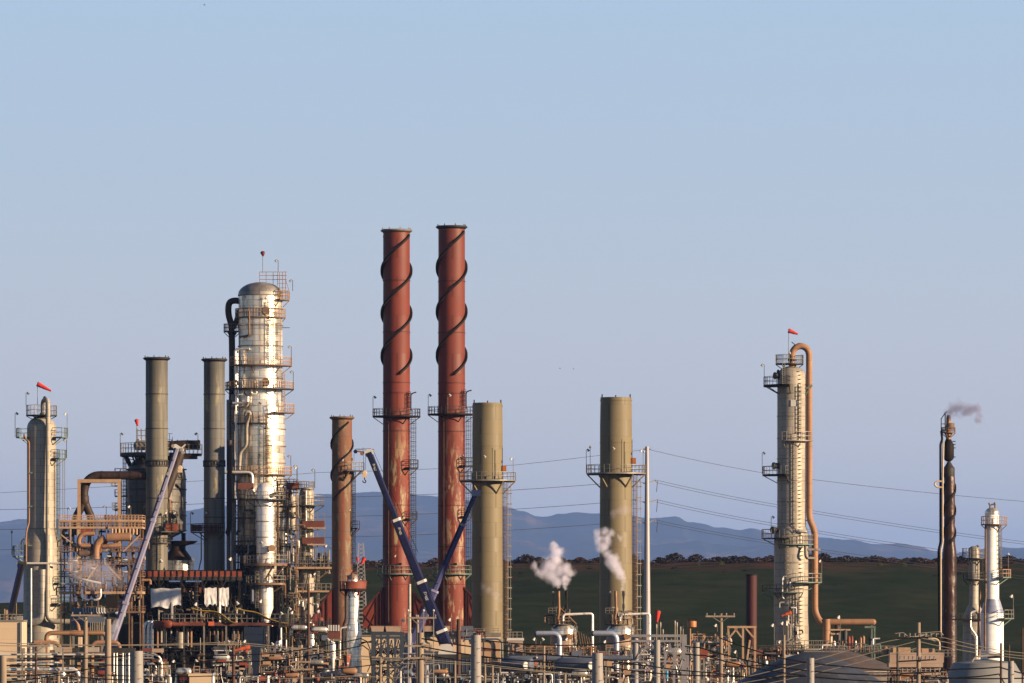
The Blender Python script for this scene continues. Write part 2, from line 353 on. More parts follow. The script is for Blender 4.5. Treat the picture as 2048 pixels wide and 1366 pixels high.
def ladder(t, x, y0, y1, d, w=4.5, cage=True, m='steel'):
    b = MB()
    for s in (-.5, .5): b.bar((x + s * w, y0, d), (x + s * w, y1, d), 0.9)
    y = y0
    while y < y1: b.bar((x - w / 2, y, d), (x + w / 2, y, d), 0.6); y += 4
    l = t.add('ladder', b, m)
    if cage:
        c = MB(); y = y0 + 4; r = w * .85
        while y < y1 - 14:
            P = [(x + r * math.cos(a), y, d - r * .2 + r * math.sin(a)) for a in [math.pi + math.pi * i / 6 for i in range(7)]]
            for p, q in zip(P, P[1:]): c.bar(p, q, .8)
            y += 9
        for a in (1.15, 1.5, 1.85):
            px, pd = x + r * math.cos(a * math.pi), d - r * .2 + r * math.sin(a * math.pi)
            c.bar((px, y0 + 4, pd), (px, y1 - 14, pd), .7)
        t.add('safety_cage', c, m, l)
    return l

def lamp(t, x, y0, y1, d=0, s=1, m='darksteel', k=1.0):
    """floodlight on a thin post: foot row y0, head row y1, arm to side s"""
    b = MB().bar((x, y0, d), (x, y1, d), 1.0).bar((x, y1, d), (x + 3.2 * s, y1 - .5, d), .9)
    p = t.add('floodlight', b, m)
    h = MB().hlathe((x + 2.2 * s, y1 - 2 * k, d), (x + 5.4 * s, y1 + 2.2 * k, d - 1), [(0, 1.1 * k), (.35, 1.5 * k), (.7, 2.3 * k), (1, 2.5 * k)], 10)
    t.add('lamp_head', h, 'white' if m != 'darksteel' else 'steel', p)
    return p

def rings(t, x, ys, r, d=0, m='darksteel', h=1.4):
    for y in ys: t.add('stiffener_ring', MB().lathe(x, [(r - .5, y), (r + 1.1, y), (r + 1.1, y + h), (r - .5, y + h)], d, 36), m)

def pipe(t, pts, r, m='steel', bend=6, name='pipe', seg=10, parent=None): return t.add(name, MB().tube(pts, r, seg, bend), m, parent)

def flange(t, p, q, r, m='steel', parent=None): return t.add('flange', MB().hlathe(p, q, [(0, r), (1, r)], 14), m, parent)

def spiral(t, x, y0, y1, r, turns, ph, d=0, w=4.2, th=1.7, m='darksteel'):
    """helical strake: a thin fin standing out from the shaft"""
    n = int(30 * turns); b = MB(); v = []; f = []
    for i in range(n + 1):
        a = ph - 2 * math.pi * turns * i / n; y = y0 + (y1 - y0) * i / n
        for rr in (r - .3, r + w):
            for s in (-th, th): v.append((x + rr * math.cos(a), y + s, d + rr * math.sin(a)))
    for i in range(n):
        q = i * 4; c = q + 4
        f += [(q, q + 2, c + 2, c), (q + 1, c + 1, c + 3, q + 3), (q, c, c + 1, q + 1), (q + 2, q + 3, c + 3, c + 2)]
    f += [(0, 1, 3, 2), (n * 4, n * 4 + 2, n * 4 + 3, n * 4 + 1)]
    b._add(v, f)
    return t.add('helical_strake', b, m)

def dome(x, r, yt, yb, n=7):
    return [(max(.05, r * math.sin(math.pi / 2 * i / n)), yb - (yb - yt) * math.cos(math.pi / 2 * i / n)) for i in range(n + 1)]

def windsock(label, D, x, y, y0, ang, L, r, m='fabric', d=0, tilt=0.0, pole='steel', group='red windsocks'):
    """x,y = where the hoop meets the pole; ang = bearing of the tail in the picture plane (deg, 0 right, 90 down); tilt = share of length away"""
    t = T('windsock', label, 'windsock', D, x, d, y0, group)
    p = t.add('pole', MB().bar((x, y0, d), (x, y - 3, d), 1.0), pole)
    ux, uy = math.cos(R(ang)), math.sin(R(ang)); q = math.sqrt(max(0, 1 - tilt * tilt))
    a = Vector((x, y, d)); e = a + Vector((ux * q, uy * q, tilt)) * L
    b = MB().hlathe(a, e, [(0, r), (.12, r * 1.05), (.3, r * .93), (.34, r * .84), (.5, r * .82), (.7, r * .66), (.73, r * .58), (1, r * .42)], 14)
    t.add('sock', b, m)
    t.add('hoop', MB().hlathe(a, a + (e - a) * .04, [(0, r * 1.1), (1, r * 1.1)], 14), 'darksteel')
    return t

exec_order = []
# ------------------------------------------------------------------ ground, hill, mountains
def structure(name, me, m, loc=(0, 0, 0)):
    me.materials.append(m); o = bpy.data.objects.new(name, me); COL.objects.link(o); o.location = loc; o['kind'] = 'structure'; return o

def ground_mat():
    m = mat('plant_yard_gravel', (0.13, 0.11, 0.09), (0.09, 0.08, 0.065), 0.9, 0, 0.08, 1); return m
def grass_mat():
    return mat('hillside_grass', (0.030, 0.045, 0.021), (0.056, 0.062, 0.034), 0.95, 0, 0.05, 1, patch=((0.12, 0.062, 0.045), 0.47, 0.1, 1, 27.0, 24.6), streak=((0.022, 0.036, 0.016), 0.8, 0.12), bump=0.6)
def hill_h(x, y):
    """height of the land behind the plant"""
    t = max(0.0, min(1.0, (y - 1040) / 460)); t = t * t * (3 - 2 * t)
    crest = HC + (H0 - 1136) * K * 1500
    prof = 4 * math.sin(x * 0.0065 + 0.8) + 2 * math.sin(x * 0.02)
    left = max(0, min(1, (-x - 65) / 65)) * 10        # the ridge dips away behind the left-hand units
    h = t * (crest + prof * .35 - left) + (1.5 * noise.fractal(Vector((x * .02, y * .012, 0)), 1, 2, 5)) * math.sin(math.pi * min(1, t) * .85)
    if y > 1500: h -= (y - 1500) * 0.03
    return h
def grid_mesh(name, xs, ys, hf):
    me = bpy.data.meshes.new(name); v = [(x, y, hf(x, y)) for y in ys for x in xs]; nx = len(xs)
    f = [(j * nx + i, j * nx + i + 1, (j + 1) * nx + i + 1, (j + 1) * nx + i) for j in range(len(ys) - 1) for i in range(nx - 1)]
    me.from_pydata(v, [], f); me.polygons.foreach_set('use_smooth', [True] * len(f)); me.update(); return me
lin = lambda a, b, n: [a + (b - a) * i / n for i in range(n + 1)]
structure('ground', grid_mesh('ground', [-30000, -4000, -900, 900, 4000, 30000], [-400, 200, 1040, 3000, 62000], lambda x, y: -0.02 if y < 1100 else -6.0), ground_mat())
structure('hill', grid_mesh('hill', lin(-500, 500, 200), lin(1030, 2200, 130), hill_h), grass_mat())
SIL = [(-900, 1075), (-300, 1055), (0, 1043), (60, 1039), (130, 1042), (250, 1030), (370, 1020), (470, 1008), (560, 996), (640, 989), (700, 988), (740, 985), (790, 984), (840, 991), (885, 993), (930, 1000), (1010, 1014), (1045, 1020), (1075, 1031), (1095, 1033), (1120, 1028), (1150, 1024), (1190, 1026), (1250, 1030), (1300, 1036), (1350, 1033), (1380, 1044), (1440, 1055), (1480, 1060), (1500, 1056), (1540, 1066), (1600, 1071), (1640, 1076), (1700, 1080), (1760, 1088), (1800, 1086), (1830, 1091), (1870, 1102), (1910, 1109), (1940, 1104), (1985, 1092), (2048, 1096), (2400, 1090), (3000, 1110)]
def sil(px):
    for (a, b), (c, e) in zip(SIL, SIL[1:]):
        if px <= c: 
            t = max(0, (px - a) / (c - a)); t = t * t * (3 - 2 * t); return b + (e - b) * t
    return SIL[-1][1]
DM = 32000.0
def mtn(x, y):
    px = 1024 + x / (K * DM); top = HC + (H0 - sil(px)) * K * DM
    t = max(0, min(1, (y - 22000) / (DM - 22000))); s = t ** 1.25
    rid = noise.fractal(Vector((x * .00044, y * .00044, 3)), 1.0, 2.0, 6)
    h = top * s + (rid * 200) * math.sin(math.pi * t) - 6 * (1 - s)
    h += 12 * noise.fractal(Vector((x * .004, y * .004, 7)), .8, 2.1, 5) * t
    if y > DM: h -= (y - DM) * .35
    return h
structure('mountains', grid_mesh('mountains', lin(-4400, 7000, 820), lin(22000, DM, 70) + [DM + 800, DM + 2200], mtn),
          mat('wooded_mountain_slopes', (0.018, 0.028, 0.024), (0.036, 0.040, 0.034), 0.95, 0, 0.0018, 1, patch=((0.16, 0.10, 0.075), 0.56, 0.0010, 1)))

# ------------------------------------------------------------------ haze: one closed box of even air round camera and scene
def haze():
    me = bpy.data.meshes.new('haze'); x0, x1, y0, y1, z0, z1 = -35000, 35000, -600, 64000, -8, 950
    me.from_pydata([(x, y, z) for x in (x0, x1) for y in (y0, y1) for z in (z0, z1)], [], [(0, 1, 3, 2), (4, 6, 7, 5), (0, 4, 5, 1), (2, 3, 7, 6), (0, 2, 6, 4), (1, 5, 7, 3)])
    m = bpy.data.materials.new('haze_air'); m.use_nodes = True; n = m.node_tree.nodes; n.clear()
    out = n.new('ShaderNodeOutputMaterial'); pv = n.new('ShaderNodeVolumePrincipled')
    pv.inputs['Color'].default_value = (0.31, 0.50, 1.0, 1); pv.inputs['Density'].default_value = 2.6e-5; pv.inputs['Anisotropy'].default_value = 0.2
    m.node_tree.links.new(pv.outputs[0], out.inputs['Volume'])
    me.materials.append(m); o = bpy.data.objects.new('haze', me); COL.objects.link(o); o['kind'] = 'stuff'
haze()

# ------------------------------------------------------------------ ridge bushes
rnd = random.Random(7)
def bush_mesh(seed, w, h):
    r = random.Random(seed); b = MB()
    for i in range(420):
        a = r.uniform(0, 2 * math.pi); u = r.random() ** .5; z = r.random()
        lim = math.sqrt(max(0, 1 - z * z)) * (1 + .35 * noise.noise(Vector((math.cos(a) * 1.7 + seed, math.sin(a) * 1.7, z * 2))))
        x, y, zz = w * u * lim * math.cos(a), w * u * lim * math.sin(a), h * z * (1 + .25 * noise.noise(Vector((math.cos(a) * 2, seed, math.sin(a) * 2))))
        s = r.uniform(.2, .62); n = Vector((r.gauss(0, 1), r.gauss(0, 1), r.gauss(0, 1))).normalized(); t1 = n.orthogonal().normalized() * s; t2 = n.cross(t1)
        c = Vector((x, y, zz)); b._add([c + t1, c + t2 * .8, c - t1 * .9, c - t2], [(0, 1, 2, 3)])
    return b
bush_m = [mat('dark_scrub_leaves', (0.050, 0.030, 0.022), (0.030, 0.028, 0.016), 0.95, 0, 0.4), mat('dry_scrub_leaves', (0.095, 0.052, 0.038), (0.06, 0.04, 0.03), 0.95, 0, 0.4), mat('yellow_green_leaves', (0.13, 0.14, 0.03), (0.09, 0.11, 0.03), 0.9, 0, 0.5)]
protos = []
for k in range(6):
    b = bush_mesh(k * 3 + 1, 4.4, 3.3 + .4 * (k % 3)); tr = MB()
    for j in range(3):
        a = j * 2.1; tr.tube([(math.cos(a) * .2, math.sin(a) * .2, -.4), (math.cos(a) * .9, math.sin(a) * .9, 1.2), (math.cos(a) * 1.8, math.sin(a) * 1.8, 2.4)], .16, 5, 0, .06)
    protos.append((mesh_of('crown', b, lambda p: p, bush_m[0]), mesh_of('crown', b, lambda p: p, bush_m[1]), mesh_of('trunk', tr, lambda p: p, M['darkwood']), mesh_of('crown', b, lambda p: p, bush_m[2])))
def bush(px, D, s, kind, lab, grp, hz=1.0):
    o = bpy.data.objects.new('bush', None); COL.objects.link(o); x = (px - 1024) * K * D
    o.location = (x, D, hill_h(x, D) - .2); o.rotation_euler = (0, 0, rnd.uniform(0, 6)); o.scale = (s, s, s * hz)
    o['label'] = lab; o['category'] = 'bush'; o['group'] = grp
    p = rnd.choice(protos)
    for nme, me in (('crown', p[kind]), ('trunk', p[2])):
        c = bpy.data.objects.new(nme, me); COL.objects.link(c); c.parent = o
px = 560
while px < 2060:
    big = 1010 < px < 1110 or 1440 < px < 1490 or 1790 < px < 1850
    s = rnd.choice((.35, .45, .55, .7, .8)) * rnd.uniform(.85, 1.15) * (1.2 if big else 1)
    k = 0 if rnd.random() < .6 else 1
    bush(px, 1470 + rnd.uniform(-25, 25), s, k, ('dark scrubby bush in the row along the green ridge crest', 'russet dry bush in the row along the green ridge crest')[k], 'scrub bushes along the ridge crest', rnd.uniform(.45, .85))
    px += rnd.uniform(12, 26) * s * 1.3
for px, s in ((1395, .2), (1443, .24), (1760, .22), (1808, .24)):
    bush(px, 1435, s, 3, 'small yellow green bush among dark scrub on the ridge', 'yellow green bushes on the ridge', 1.3)
for k in range(26):     # loose scrub lower on the slope
    px = rnd.choice((rnd.uniform(1020, 1110), rnd.uniform(1880, 2040), rnd.uniform(720, 870), rnd.uniform(1100, 1880)))
    bush(px, rnd.uniform(1370, 1450), rnd.uniform(.2, .5), rnd.choice((0, 1)), 'low scrub bush growing below the ridge crest on the slope', 'low bushes below the ridge crest', .6)

# ------------------------------------------------------------------ left column and its windsock
D = 792
t = T('distillation_column', 'grey column with domed top and wider base, farthest left tall vessel', 'column', D, 83)
g = t.yg
t.add('shell', MB().lathe(83, [(.05, 832)] + dome(83, 29, 832, 856)[1:] + [(29, 1057), (36, 1086), (36, g)], 0, 40), 'greytan')
rings(t, 83, (1057, 1086), 30, m='steel'); 
ov = pipe(t, [(86, 836, 0), (86, 800, -6), (99, 800, -33), (99, 1112, -38), (99, 1190, -44)], 4.6, 'greytan', 14, 'overhead_pipe', 12)
flange(t, (86, 826, 0), (86, 829, 0), 6.5, 'greensteel', ov)
pipe(t, [(99, 1182, -44), (99, 1243, -44), (152, 1243, -44)], 5.4, 'greytan', 18, 'transfer_pipe', 12)
t.add('transfer_pipe', MB().tube([(88, 1139, -42), (88, 1238, -42), (66, 1246, -42), (54, 1246, -30)], 7.5, 12, 14), 'dull')
t.add('drain_line', MB().tube([(67, 1137, -48), (67, 1285, -48)], 1.6, 8), 'bright')
t.add('vent_line', MB().tube([(50, 878, -12), (50, 868, -20), (54, 880, -26), (61, 884, -30), (61, 944, -30), (61, 1045, -30), (58, 1056, -32), (56, 1066, -36), (56, 1126, -38)], 1.7, 8, 4), 'tan')
t.add('vent_line', MB().tube([(43, 1108, -10), (43, 1082, -12), (54, 1074, -20), (54, 1090, -30)], 2.2, 8, 6), 'bright')
for y in (945, 1012, 1090): t.add('pipe_clip', MB().box(59, 67, y, y + 3, -34, -24), 'greensteel')
platform(t, 83, 830, 4, 31, m='darksteel', rm='steel', rh=19)
platform(t, 83, 874, 29, 51, 150, 215, m='greensteel', rh=17); platform(t, 83, 874, 29, 53, -35, 30, m='greensteel', rh=18)
platform(t, 83, 916, 29, 50, -40, 20, m='greensteel', rh=16)
platform(t, 83, 1112, 36, 58, 170, 215, m='greensteel', rh=20)
platform(t, 83, 1165, 36, 52, -40, 20, m='greensteel', rh=12); platform(t, 83, 1206, 36, 60, -50, 10, m='greensteel', rh=15)
t.add('header_pipe', MB().tube([(38, 1127, -42), (140, 1127, -42)], 2.2), 'white')
ladder(t, 118, 900, 1290, -12, m='greensteel'); ladder(t, 127, 918, 1290, 2, m='steel', cage=False)
lamp(t, 54, 811, 787, -20, 1); lamp(t, 31, 874, 827, -8, 1); lamp(t, 135, 874, 828, -8, -1, m='steel'); lamp(t, 134, 916, 880, -8, -1); lamp(t, 24, 1110, 1063, -4, 0)
t.add('strainer', MB().ball(90, 796, -6, 3.4), 'darksteel')
windsock('red windsock flying above the far left column, tail down to the right', D, 75, 768, 811, 27, 31, 4.6, tilt=-.1)

# ------------------------------------------------------------------ reactor vessel behind the left grey stack
D = 812
t = T('reactor_vessel', 'wide dark reactor with domed shoulders behind the left grey stack', 'vessel', D, 312)
t.add('shell', MB().lathe(312, dome(312, 60, 905, 955) + [(60, 1062), (52, 1066), (34, 1075), (34, 1080)], 0, 44), 'reactor')
rings(t, 312, (938, 958, 978, 1004, 1030, 1060), 60.5, m='darksteel', h=2.0)
platform(t, 298, 906, 6, 58, m='darksteel', rm='steel', rh=19, th=7, post=8)
b = MB()
for i in range(14):
    a = 2 * math.pi * i / 14; t.add('support_strut', MB().bar((298 + 50 * math.cos(a), 912, 50 * math.sin(a)), (306 + 44 * math.cos(a), 940, 44 * math.sin(a)), 3.2), 'blacksteel')

t.add('knockout_drum', MB().hlathe((268, 892, -20), (300, 892, -20), [(0, .5), (.05, 6), (.15, 9), (.85, 9), (.95, 6), (1, .5)]), 'dull')
b = MB()
for x in (276, 284, 293): b.bar((x, 906, -30), (x, 858, -30), 1.1); b.bar((x, 906, -10), (x, 858, -10), 1.1)
for y in (862, 872, 882, 894):
    for dd in (-30, -10): b.bar((274, y, dd), (294, y, dd), .9)
t.add('access_tower', b, 'steel')
b = MB()
for x in (334, 340, 346): b.bar((x, 896, -15), (x, 862 + (x - 334), -15), 1)
for y in (868, 880): b.bar((334, y, -15), (346, y, -15), .9)
t.add('access_tower', b, 'steel')
t.add('vertical_pipe', MB().tube([(262, 948, -58), (262, 1060, -58)], 2.6), 'greytan')
t.add('vertical_pipe', MB().tube([(344, 1000, -66), (344, 1100, -66)], 3), 'coppery')
lamp(t, 242, 906, 868, -20, 1); lamp(t, 397, 884, 868, -20, -1); lamp(t, 277, 892, 880, -35, 1, 'steel')
dg = t.add('transfer_duct', MB().tube([(402, 891, -30), (366, 891, -30), (352, 892, -30), (322, 893, -30)], 9.5, 16), 'brown')
for x in (345, 356, 376, 398): flange(t, (x, 891, -30), (x + 2, 891, -30), 10.6, 'brown', dg)
t.add('transfer_duct', MB().tube([(364, 896, -34), (356, 930, -40), (344, 960, -48), (330, 1000, -52)], 11, 16), 'brown')
t.add('platform', MB().box(360, 404, 908, 913, -40, -12).box(358, 396, 913, 919, -38, -14), 'brown')
rplat(t, 372, 405, 908, -40, -12, 'darksteel', 'steel', rh=18)
b = MB().lathe(356, [(16, 1086), (30, 1098), (32, 1100), (14, 1110), (30, 1122), (31, 1140)], 0, 30)
t.add('cyclone', MB().lathe(356, [(40, 1082), (34, 1087), (15, 1092), (16, 1100), (31, 1120), (31, 1146)], -6, 32), 'brown')
t.add('cyclone_skirt', MB().lathe(356, [(29, 1121), (32.5, 1121), (32.5, 1142), (29, 1142)], -6, 32), 'silver')
t.add('support_leg', MB().box(300, 306, 1066, t.yg, -20, -14).box(364, 370, 1066, t.yg, -20, -14).box(300, 306, 1066, t.yg, 14, 20).box(364, 370, 1066, t.yg, 14, 20), 'blacksteel')
ladder(t, 251, 906, 1060, -24, m='darksteel')
for y in (950, 992, 1020): rplat(t, 232, 254, y, -34, -14, 'darksteel', 'steel', rh=12)
windsock('dark red windsock hanging limp above the reactor behind the left grey stack', D, 275, 841, 906, 78, 13, 4.0, tilt=-.4, d=-25)

# ------------------------------------------------------------------ brown duct with portal frame
t = T('flue_duct', 'dark brown flue duct bending down from the reactor into an inverted Y', 'duct', 800, 220, -10)
dk = t.add('duct', MB().tube([(292, 951, -10), (190, 951, -10), (174, 962, -10), (168, 985, -10), (170, 1002, -10)], 8.6, 18, 10), 'brown')
for x in (204, 240, 262, 280): flange(t, (x, 951, -10), (x + 1.6, 951, -10), 9.6, 'brown', dk)
for s, xx in ((-1, 152), (1, 184)): t.add('duct_leg', MB().tube([(169, 996, -10 + s), (169 + s * 4, 1012, -10 + s), (xx, 1036, -10), (xx, 1070, -10)], 8, 14, 8), 'brown')
t.add('coupling', MB().lathe(169, [(8, 990), (9.6, 992), (10.5, 1006), (8, 1010)], -10, 16), 'brown')
t = T('portal_frame', 'tall tan steel portal frame standing round the brown duct', 'frame', 800, 200, -4)
for x in (160, 240):
    for dd in (-24, 6): t.add('post', MB().box(x - 3, x + 3, 962, t.yg, dd - 2.4, dd + 2.4), 'tanframe')
t.add('crossbeam', MB().box(157, 243, 959, 966, -27, -21).box(158, 243, 960, 966, 4, 9), 'tanframe')
t.add('crossbeam', MB().box(158.5, 162.5, 961, 965, -21, 4).box(238.5, 242.5, 961, 965, -21, 4), 'tanframe')
rplat(t, 224, 238, 971, -24, 0, 'steel', rh=10); rplat(t, 226, 238, 1018, -24, 0, 'steel', rh=12)

# ------------------------------------------------------------------ grey stacks
def cap_ring(t, x, y, r, d=0, m='darksteel', nub=6):
    k = t.add('cap_flange', MB().lathe(x, [(r, y + 5), (r + 5, y + 1.6), (r + 5.4, y), (r + 3.6, y - 1.6), (r - 1.2, y - 1.2), (r - 1.2, y + 3)], d, 40), m)
    b = MB()
    for i in range(nub):
        a = 2 * math.pi * (i + .35) / nub; b.box(x + (r + 2) * math.cos(a) - .9, x + (r + 2) * math.cos(a) + .9, y - 5, y, d + (r + 2) * math.sin(a) - .9, d + (r + 2) * math.sin(a) + .9)
    t.add('lifting_lug', b, m, k)
def open_shaft(x, prof, d=0, seg=44):
    """a stack shaft with a hollow mouth"""
    r, y = prof[0]
    return MB().lathe(x, [(r - 1.4, y + 26), (r - 1.4, y)] + prof, d, seg)
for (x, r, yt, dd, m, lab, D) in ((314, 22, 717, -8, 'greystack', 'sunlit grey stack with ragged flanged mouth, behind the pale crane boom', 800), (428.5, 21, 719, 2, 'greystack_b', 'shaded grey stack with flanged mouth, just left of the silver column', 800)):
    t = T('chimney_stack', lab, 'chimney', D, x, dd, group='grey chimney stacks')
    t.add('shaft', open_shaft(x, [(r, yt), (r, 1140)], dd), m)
    t.add('base_box', MB().lathe(x, [(r + 1, 1140), (r + 4, 1175), (r + 4, 1235)], dd, 24), 'darksteel')
    cap_ring(t, x, yt, r, dd)
    rings(t, x, (788, 857, 996, 1034), r, dd, 'darksteel')
    k = t.add('stiffener_collar', MB().lathe(x, [(r, 920), (r + 2, 921), (r + 2, 923), (r, 924)], dd, 36).lathe(x, [(r, 930), (r + 2, 931), (r + 2, 933), (r, 934)], dd, 36), 'darksteel')
    b = MB()
    for i in range(26):
        a = 2 * math.pi * i / 26; b.box(x + (r + .8) * math.cos(a) - .8, x + (r + .8) * math.cos(a) + .8, 922, 932, dd + (r + .8) * math.sin(a) - .8, dd + (r + .8) * math.sin(a) + .8)
    t.add('collar_rib', b, 'darksteel', k)
    if x < 400:
        platform(t, x, 1063, r, r + 24, -75, 5, dd, 15, 'darksteel', 'blacksteel'); t.add('wind_screen', MB().box(334, 359, 1048, 1062, dd - 28, dd - 27), 'redsteel')
        ladder(t, 318, 1060, 1140, dd - r - 3, 8, m='darksteel'); platform(t, x, 1085, r, r + 8, -120, -20, dd, 9, 'darksteel')
        lamp(t, 338, 1063, 1026, dd - 25, -1, 'steel'); lamp(t, 355, 1063, 1026, dd - 20, -1, 'steel')
    else:
        platform(t, x, 1064, r, r + 26, 165, 300, dd, 16, 'darksteel', 'blacksteel'); t.add('wind_screen', MB().box(408, 440, 1050, 1063, dd - 24, dd - 23), 'dimred')
        t.add('wind_screen', MB().box(383, 406, 1050, 1063, dd - 22, dd - 21), 'dimred')
        lamp(t, 381, 1064, 1026, dd - 6, 1); lamp(t, 410, 1064, 1026, dd - 20, 1, 'steel')
        t.add('conduit', MB().tube([(403, 1066, dd - 10), (403, 1118, dd - 10), (398, 1140, dd - 10)], 1.1), 'blacksteel')
        t.add('crossover_pipe', MB().tube([(452, 1068, dd), (456, 1066, dd), (459, 1050, dd), (459, 880, dd)], 5, 12, 8), 'brown')

# ------------------------------------------------------------------ fired heater block under the grey stacks
D = 796
t = T('heater_block', 'dark multi level heater structure with orange red deck beneath the grey stacks', 'structure', D, 400)
g = t.yg
rplat(t, 270, 486, 1154, -52, 34, 'darksteel', 'blacksteel', 13, 7, 10, 'redsteel')
rplat(t, 330, 620, 1245, -66, 30, 'dimred', 'steel', 17, 6, 11)
for k in range(18): t.add('panel_rib', MB().box(274 + k * 12, 275.2 + k * 12, 1141, 1160, -54, -53), 'blacksteel')
for x in (284, 322, 366, 408, 446, 482):
    for dd in (-50, 30): t.add('column', MB().box(x - 2, x + 2, 1161, 1245, dd - 2, dd + 2), 'blacksteel')
for x in (332, 372, 412, 456, 540, 583, 616):
    for dd in (-64, 28): t.add('column', MB().box(x - 1.6, x + 1.6, 1251, g, dd - 1.6, dd + 1.6), 'steel' if dd < 0 and x > 400 else 'darksteel')
b = MB()
for x in (284, 322, 408, 446): b.bar((x - 9, 1162, -50), (x, 1178, -50), 1.4).bar((x + 9, 1162, -50), (x, 1178, -50), 1.4)
for (a, c) in ((284, 322), (366, 408), (446, 482)): b.bar((a, 1165, -50), (c, 1240, -50), 1.3)
t.add('bracing', b, 'darksteel')
t.add('casing_and_backing', MB().box(296, 360, 1176, 1240, -36, 26), 'blacksteel'); t.add('casing_and_backing', MB().box(404, 470, 1170, 1240, -34, 26), 'blacksteel')
t.add('casing_and_backing', MB().box(240, 326, 1248, 1290, -40, 20), 'brown'); t.add('casing_and_backing', MB().box(345, 440, 1290, 1345, -38, 24), 'blacksteel')
t.add('casing_and_backing', MB().box(532, 592, 1255, 1340, -30, 24), 'blacksteel')
for (x0, x1, y0, y1, d0, m) in ((266, 490, 1164, 1244, 6, 'blacksteel'), (486, 560, 1150, 1244, 10, 'brown'), (236, 340, 1290, g, -8, 'blacksteel'), (330, 618, 1253, g, 4, 'blacksteel'), (478, 512, 1090, 1150, 20, 'brown')): t.add('casing_and_backing', MB().box(x0, x1, y0, y1, d0, 29), m)  # black and brown backing boxes added as the shade between the decks
for k in range(26):
    r_ = random.Random(k + 500); x = r_.uniform(270, 485); y = r_.uniform(1168, 1225); t.add('stiffener', MB().box(x, x + r_.choice((1.2, 1.8, 12)), y, y + r_.choice((1.4, 16, 20)), 3, 6), r_.choice(('darksteel', 'oldbrown', 'dimred', 'steel')))
t.add('header_duct', MB().tube([(316, 1248, -62), (346, 1246, -62), (352, 1249, -62), (410, 1247, -60)], 5, 14), 'redsteel')
t.add('header_duct', MB().hlathe((312, 1248, -64), (348, 1248, -64), [(0, 4), (.1, 7), (.9, 7.5), (1, 5)], 18), 'redsteel')
for k, x in enumerate((318, 326, 333, 345, 357, 378, 385, 412, 421, 431, 438, 447, 470, 478)):
    r_ = random.Random(k); t.add('burner_pipe', MB().tube([(x, 1257, -44), (x, 1283 + r_.uniform(0, 14), -44)], r_.uniform(1.2, 3.0)), r_.choice(('greytan', 'oldbrown', 'steel', 'coppery')))
t.add('burner_drum', MB().cyl(364, 1264, 1296, 9, -46, 20), 'greytan')
for x in (292, 300.5, 308): t.add('exhaust_pipe', MB().tube([(x, 1330, -58), (x, 1250, -58), (x + 10, 1240, -52), (x + 18, 1256, -40)], 3.2, 10, 10), 'bright')
t.add('stand_pipe', MB().tube([(347, 1238, -58), (347, 1204, -58)], 3.6), 'latgrey')
t.add('stand_pipe', MB().tube([(443, 1246, -60), (443, 1205, -60)], 2.4), 'bright')
t.add('stand_pipe', MB().tube([(507, 1176, -50), (507, 1208, -50)], 3.6), 'bluegrey')
rr = random.Random(3)
for k in range(38):
    x = rr.uniform(288, 480); y = rr.uniform(1208, 1236); h = rr.uniform(6, 30)
    t.add('pipe', MB().tube([(x, 1245, -56 + rr.uniform(-4, 8)), (x, y, -52), (x + rr.choice((-1, 1)) * rr.uniform(4, 16), y, -52)], rr.uniform(.9, 2.2), 8, 4), rr.choice(('steel', 'oldbrown', 'darksteel', 'greytan', 'darksteel')))
t.add('deck_box', MB().box(421, 432, 1243, 1251, -69, -63), 'fabric_o')
for (x, y, yy, s, m) in ((399, 1245, 1208, -1, 'steel'), (474, 1245, 1206, 1, 'steel'), (528, 1245, 1202, -1, 'steel'), (467, 1154, 1118, -1, 'steel'), (384, 1154, 1120, 1, 'darksteel'), (322, 1154, 1122, 1, 'steel')): lamp(t, x, y, yy, -60 if y > 1200 else -50, s, m, 1.4)
ladder(t, 396, 1161, 1245, -54, m='darksteel')
# tarpaulins
def tarp(label, x0, x1, y0, y1, d, seed, m='tarp'):
    b = MB(); nx, ny = 40, 26; v = []; f = []
    for j in range(ny + 1):
        for i in range(nx + 1):
            u, q = i / nx, j / ny; x = x0 + (x1 - x0) * u; fall = q * (y1 - y0) * (1 + .22 * noise.noise(Vector((u * 3, seed, 0))) + (.07 if u < .12 or u > .85 else 0) * math.sin(seed + u * 9))
            dd = d + (x1 - x0) / 60 * 2.2 * noise.noise(Vector((u * 5, q * 2.4, seed))) * (.3 + q) + (x1 - x0) / 60 * .45 * math.sin(u * 19 + seed + q * 2) * (.3 + q)
            v.append((x + (q * 2.5 * noise.noise(Vector((q * 3, u, seed + 5)))), y0 + fall + .8 * math.sin(u * 12), dd))
    W = nx + 1; n0 = len(v); v += [(x, y, dd + .7) for x, y, dd in v]
    for j in range(ny):
        for i in range(nx):
            a = j * W + i; f += [(a, a + 1, a + 1 + W, a + W), (n0 + a, n0 + a + W, n0 + a + 1 + W, n0 + a + 1)]
    b._add(v, f)
    return single('tarpaulin', label, 'tarpaulin', D, (x0 + x1) / 2, d, y1, b, m, 'white tarpaulins hung on the heater structure')
tarp('crumpled white tarpaulin hung on the heater structure below the sunlit grey stack', 306, 366, 1177, 1214, -60, 2)
tarp('flat shaded white tarpaulin hung below the grey stack nearest the silver column', 413, 437, 1176, 1210, -60, 5)
tarp('right half of the shaded white sheeting beside the silver column base', 441, 461, 1176, 1211, -58, 9)
def hoses(label, pts, n, d):
    t = T('hose_bundle', label, 'hoses', D, pts[0][0], d, 1245, 'yellow hose bundles on the heater deck')
    for k in range(n):
        t.add('hose', MB().tube([(x + k * sp, y + (k % 2) * .5, d - k * 1.5) for (x, y, sp) in pts], 1.0, 6, 12), 'yellow')
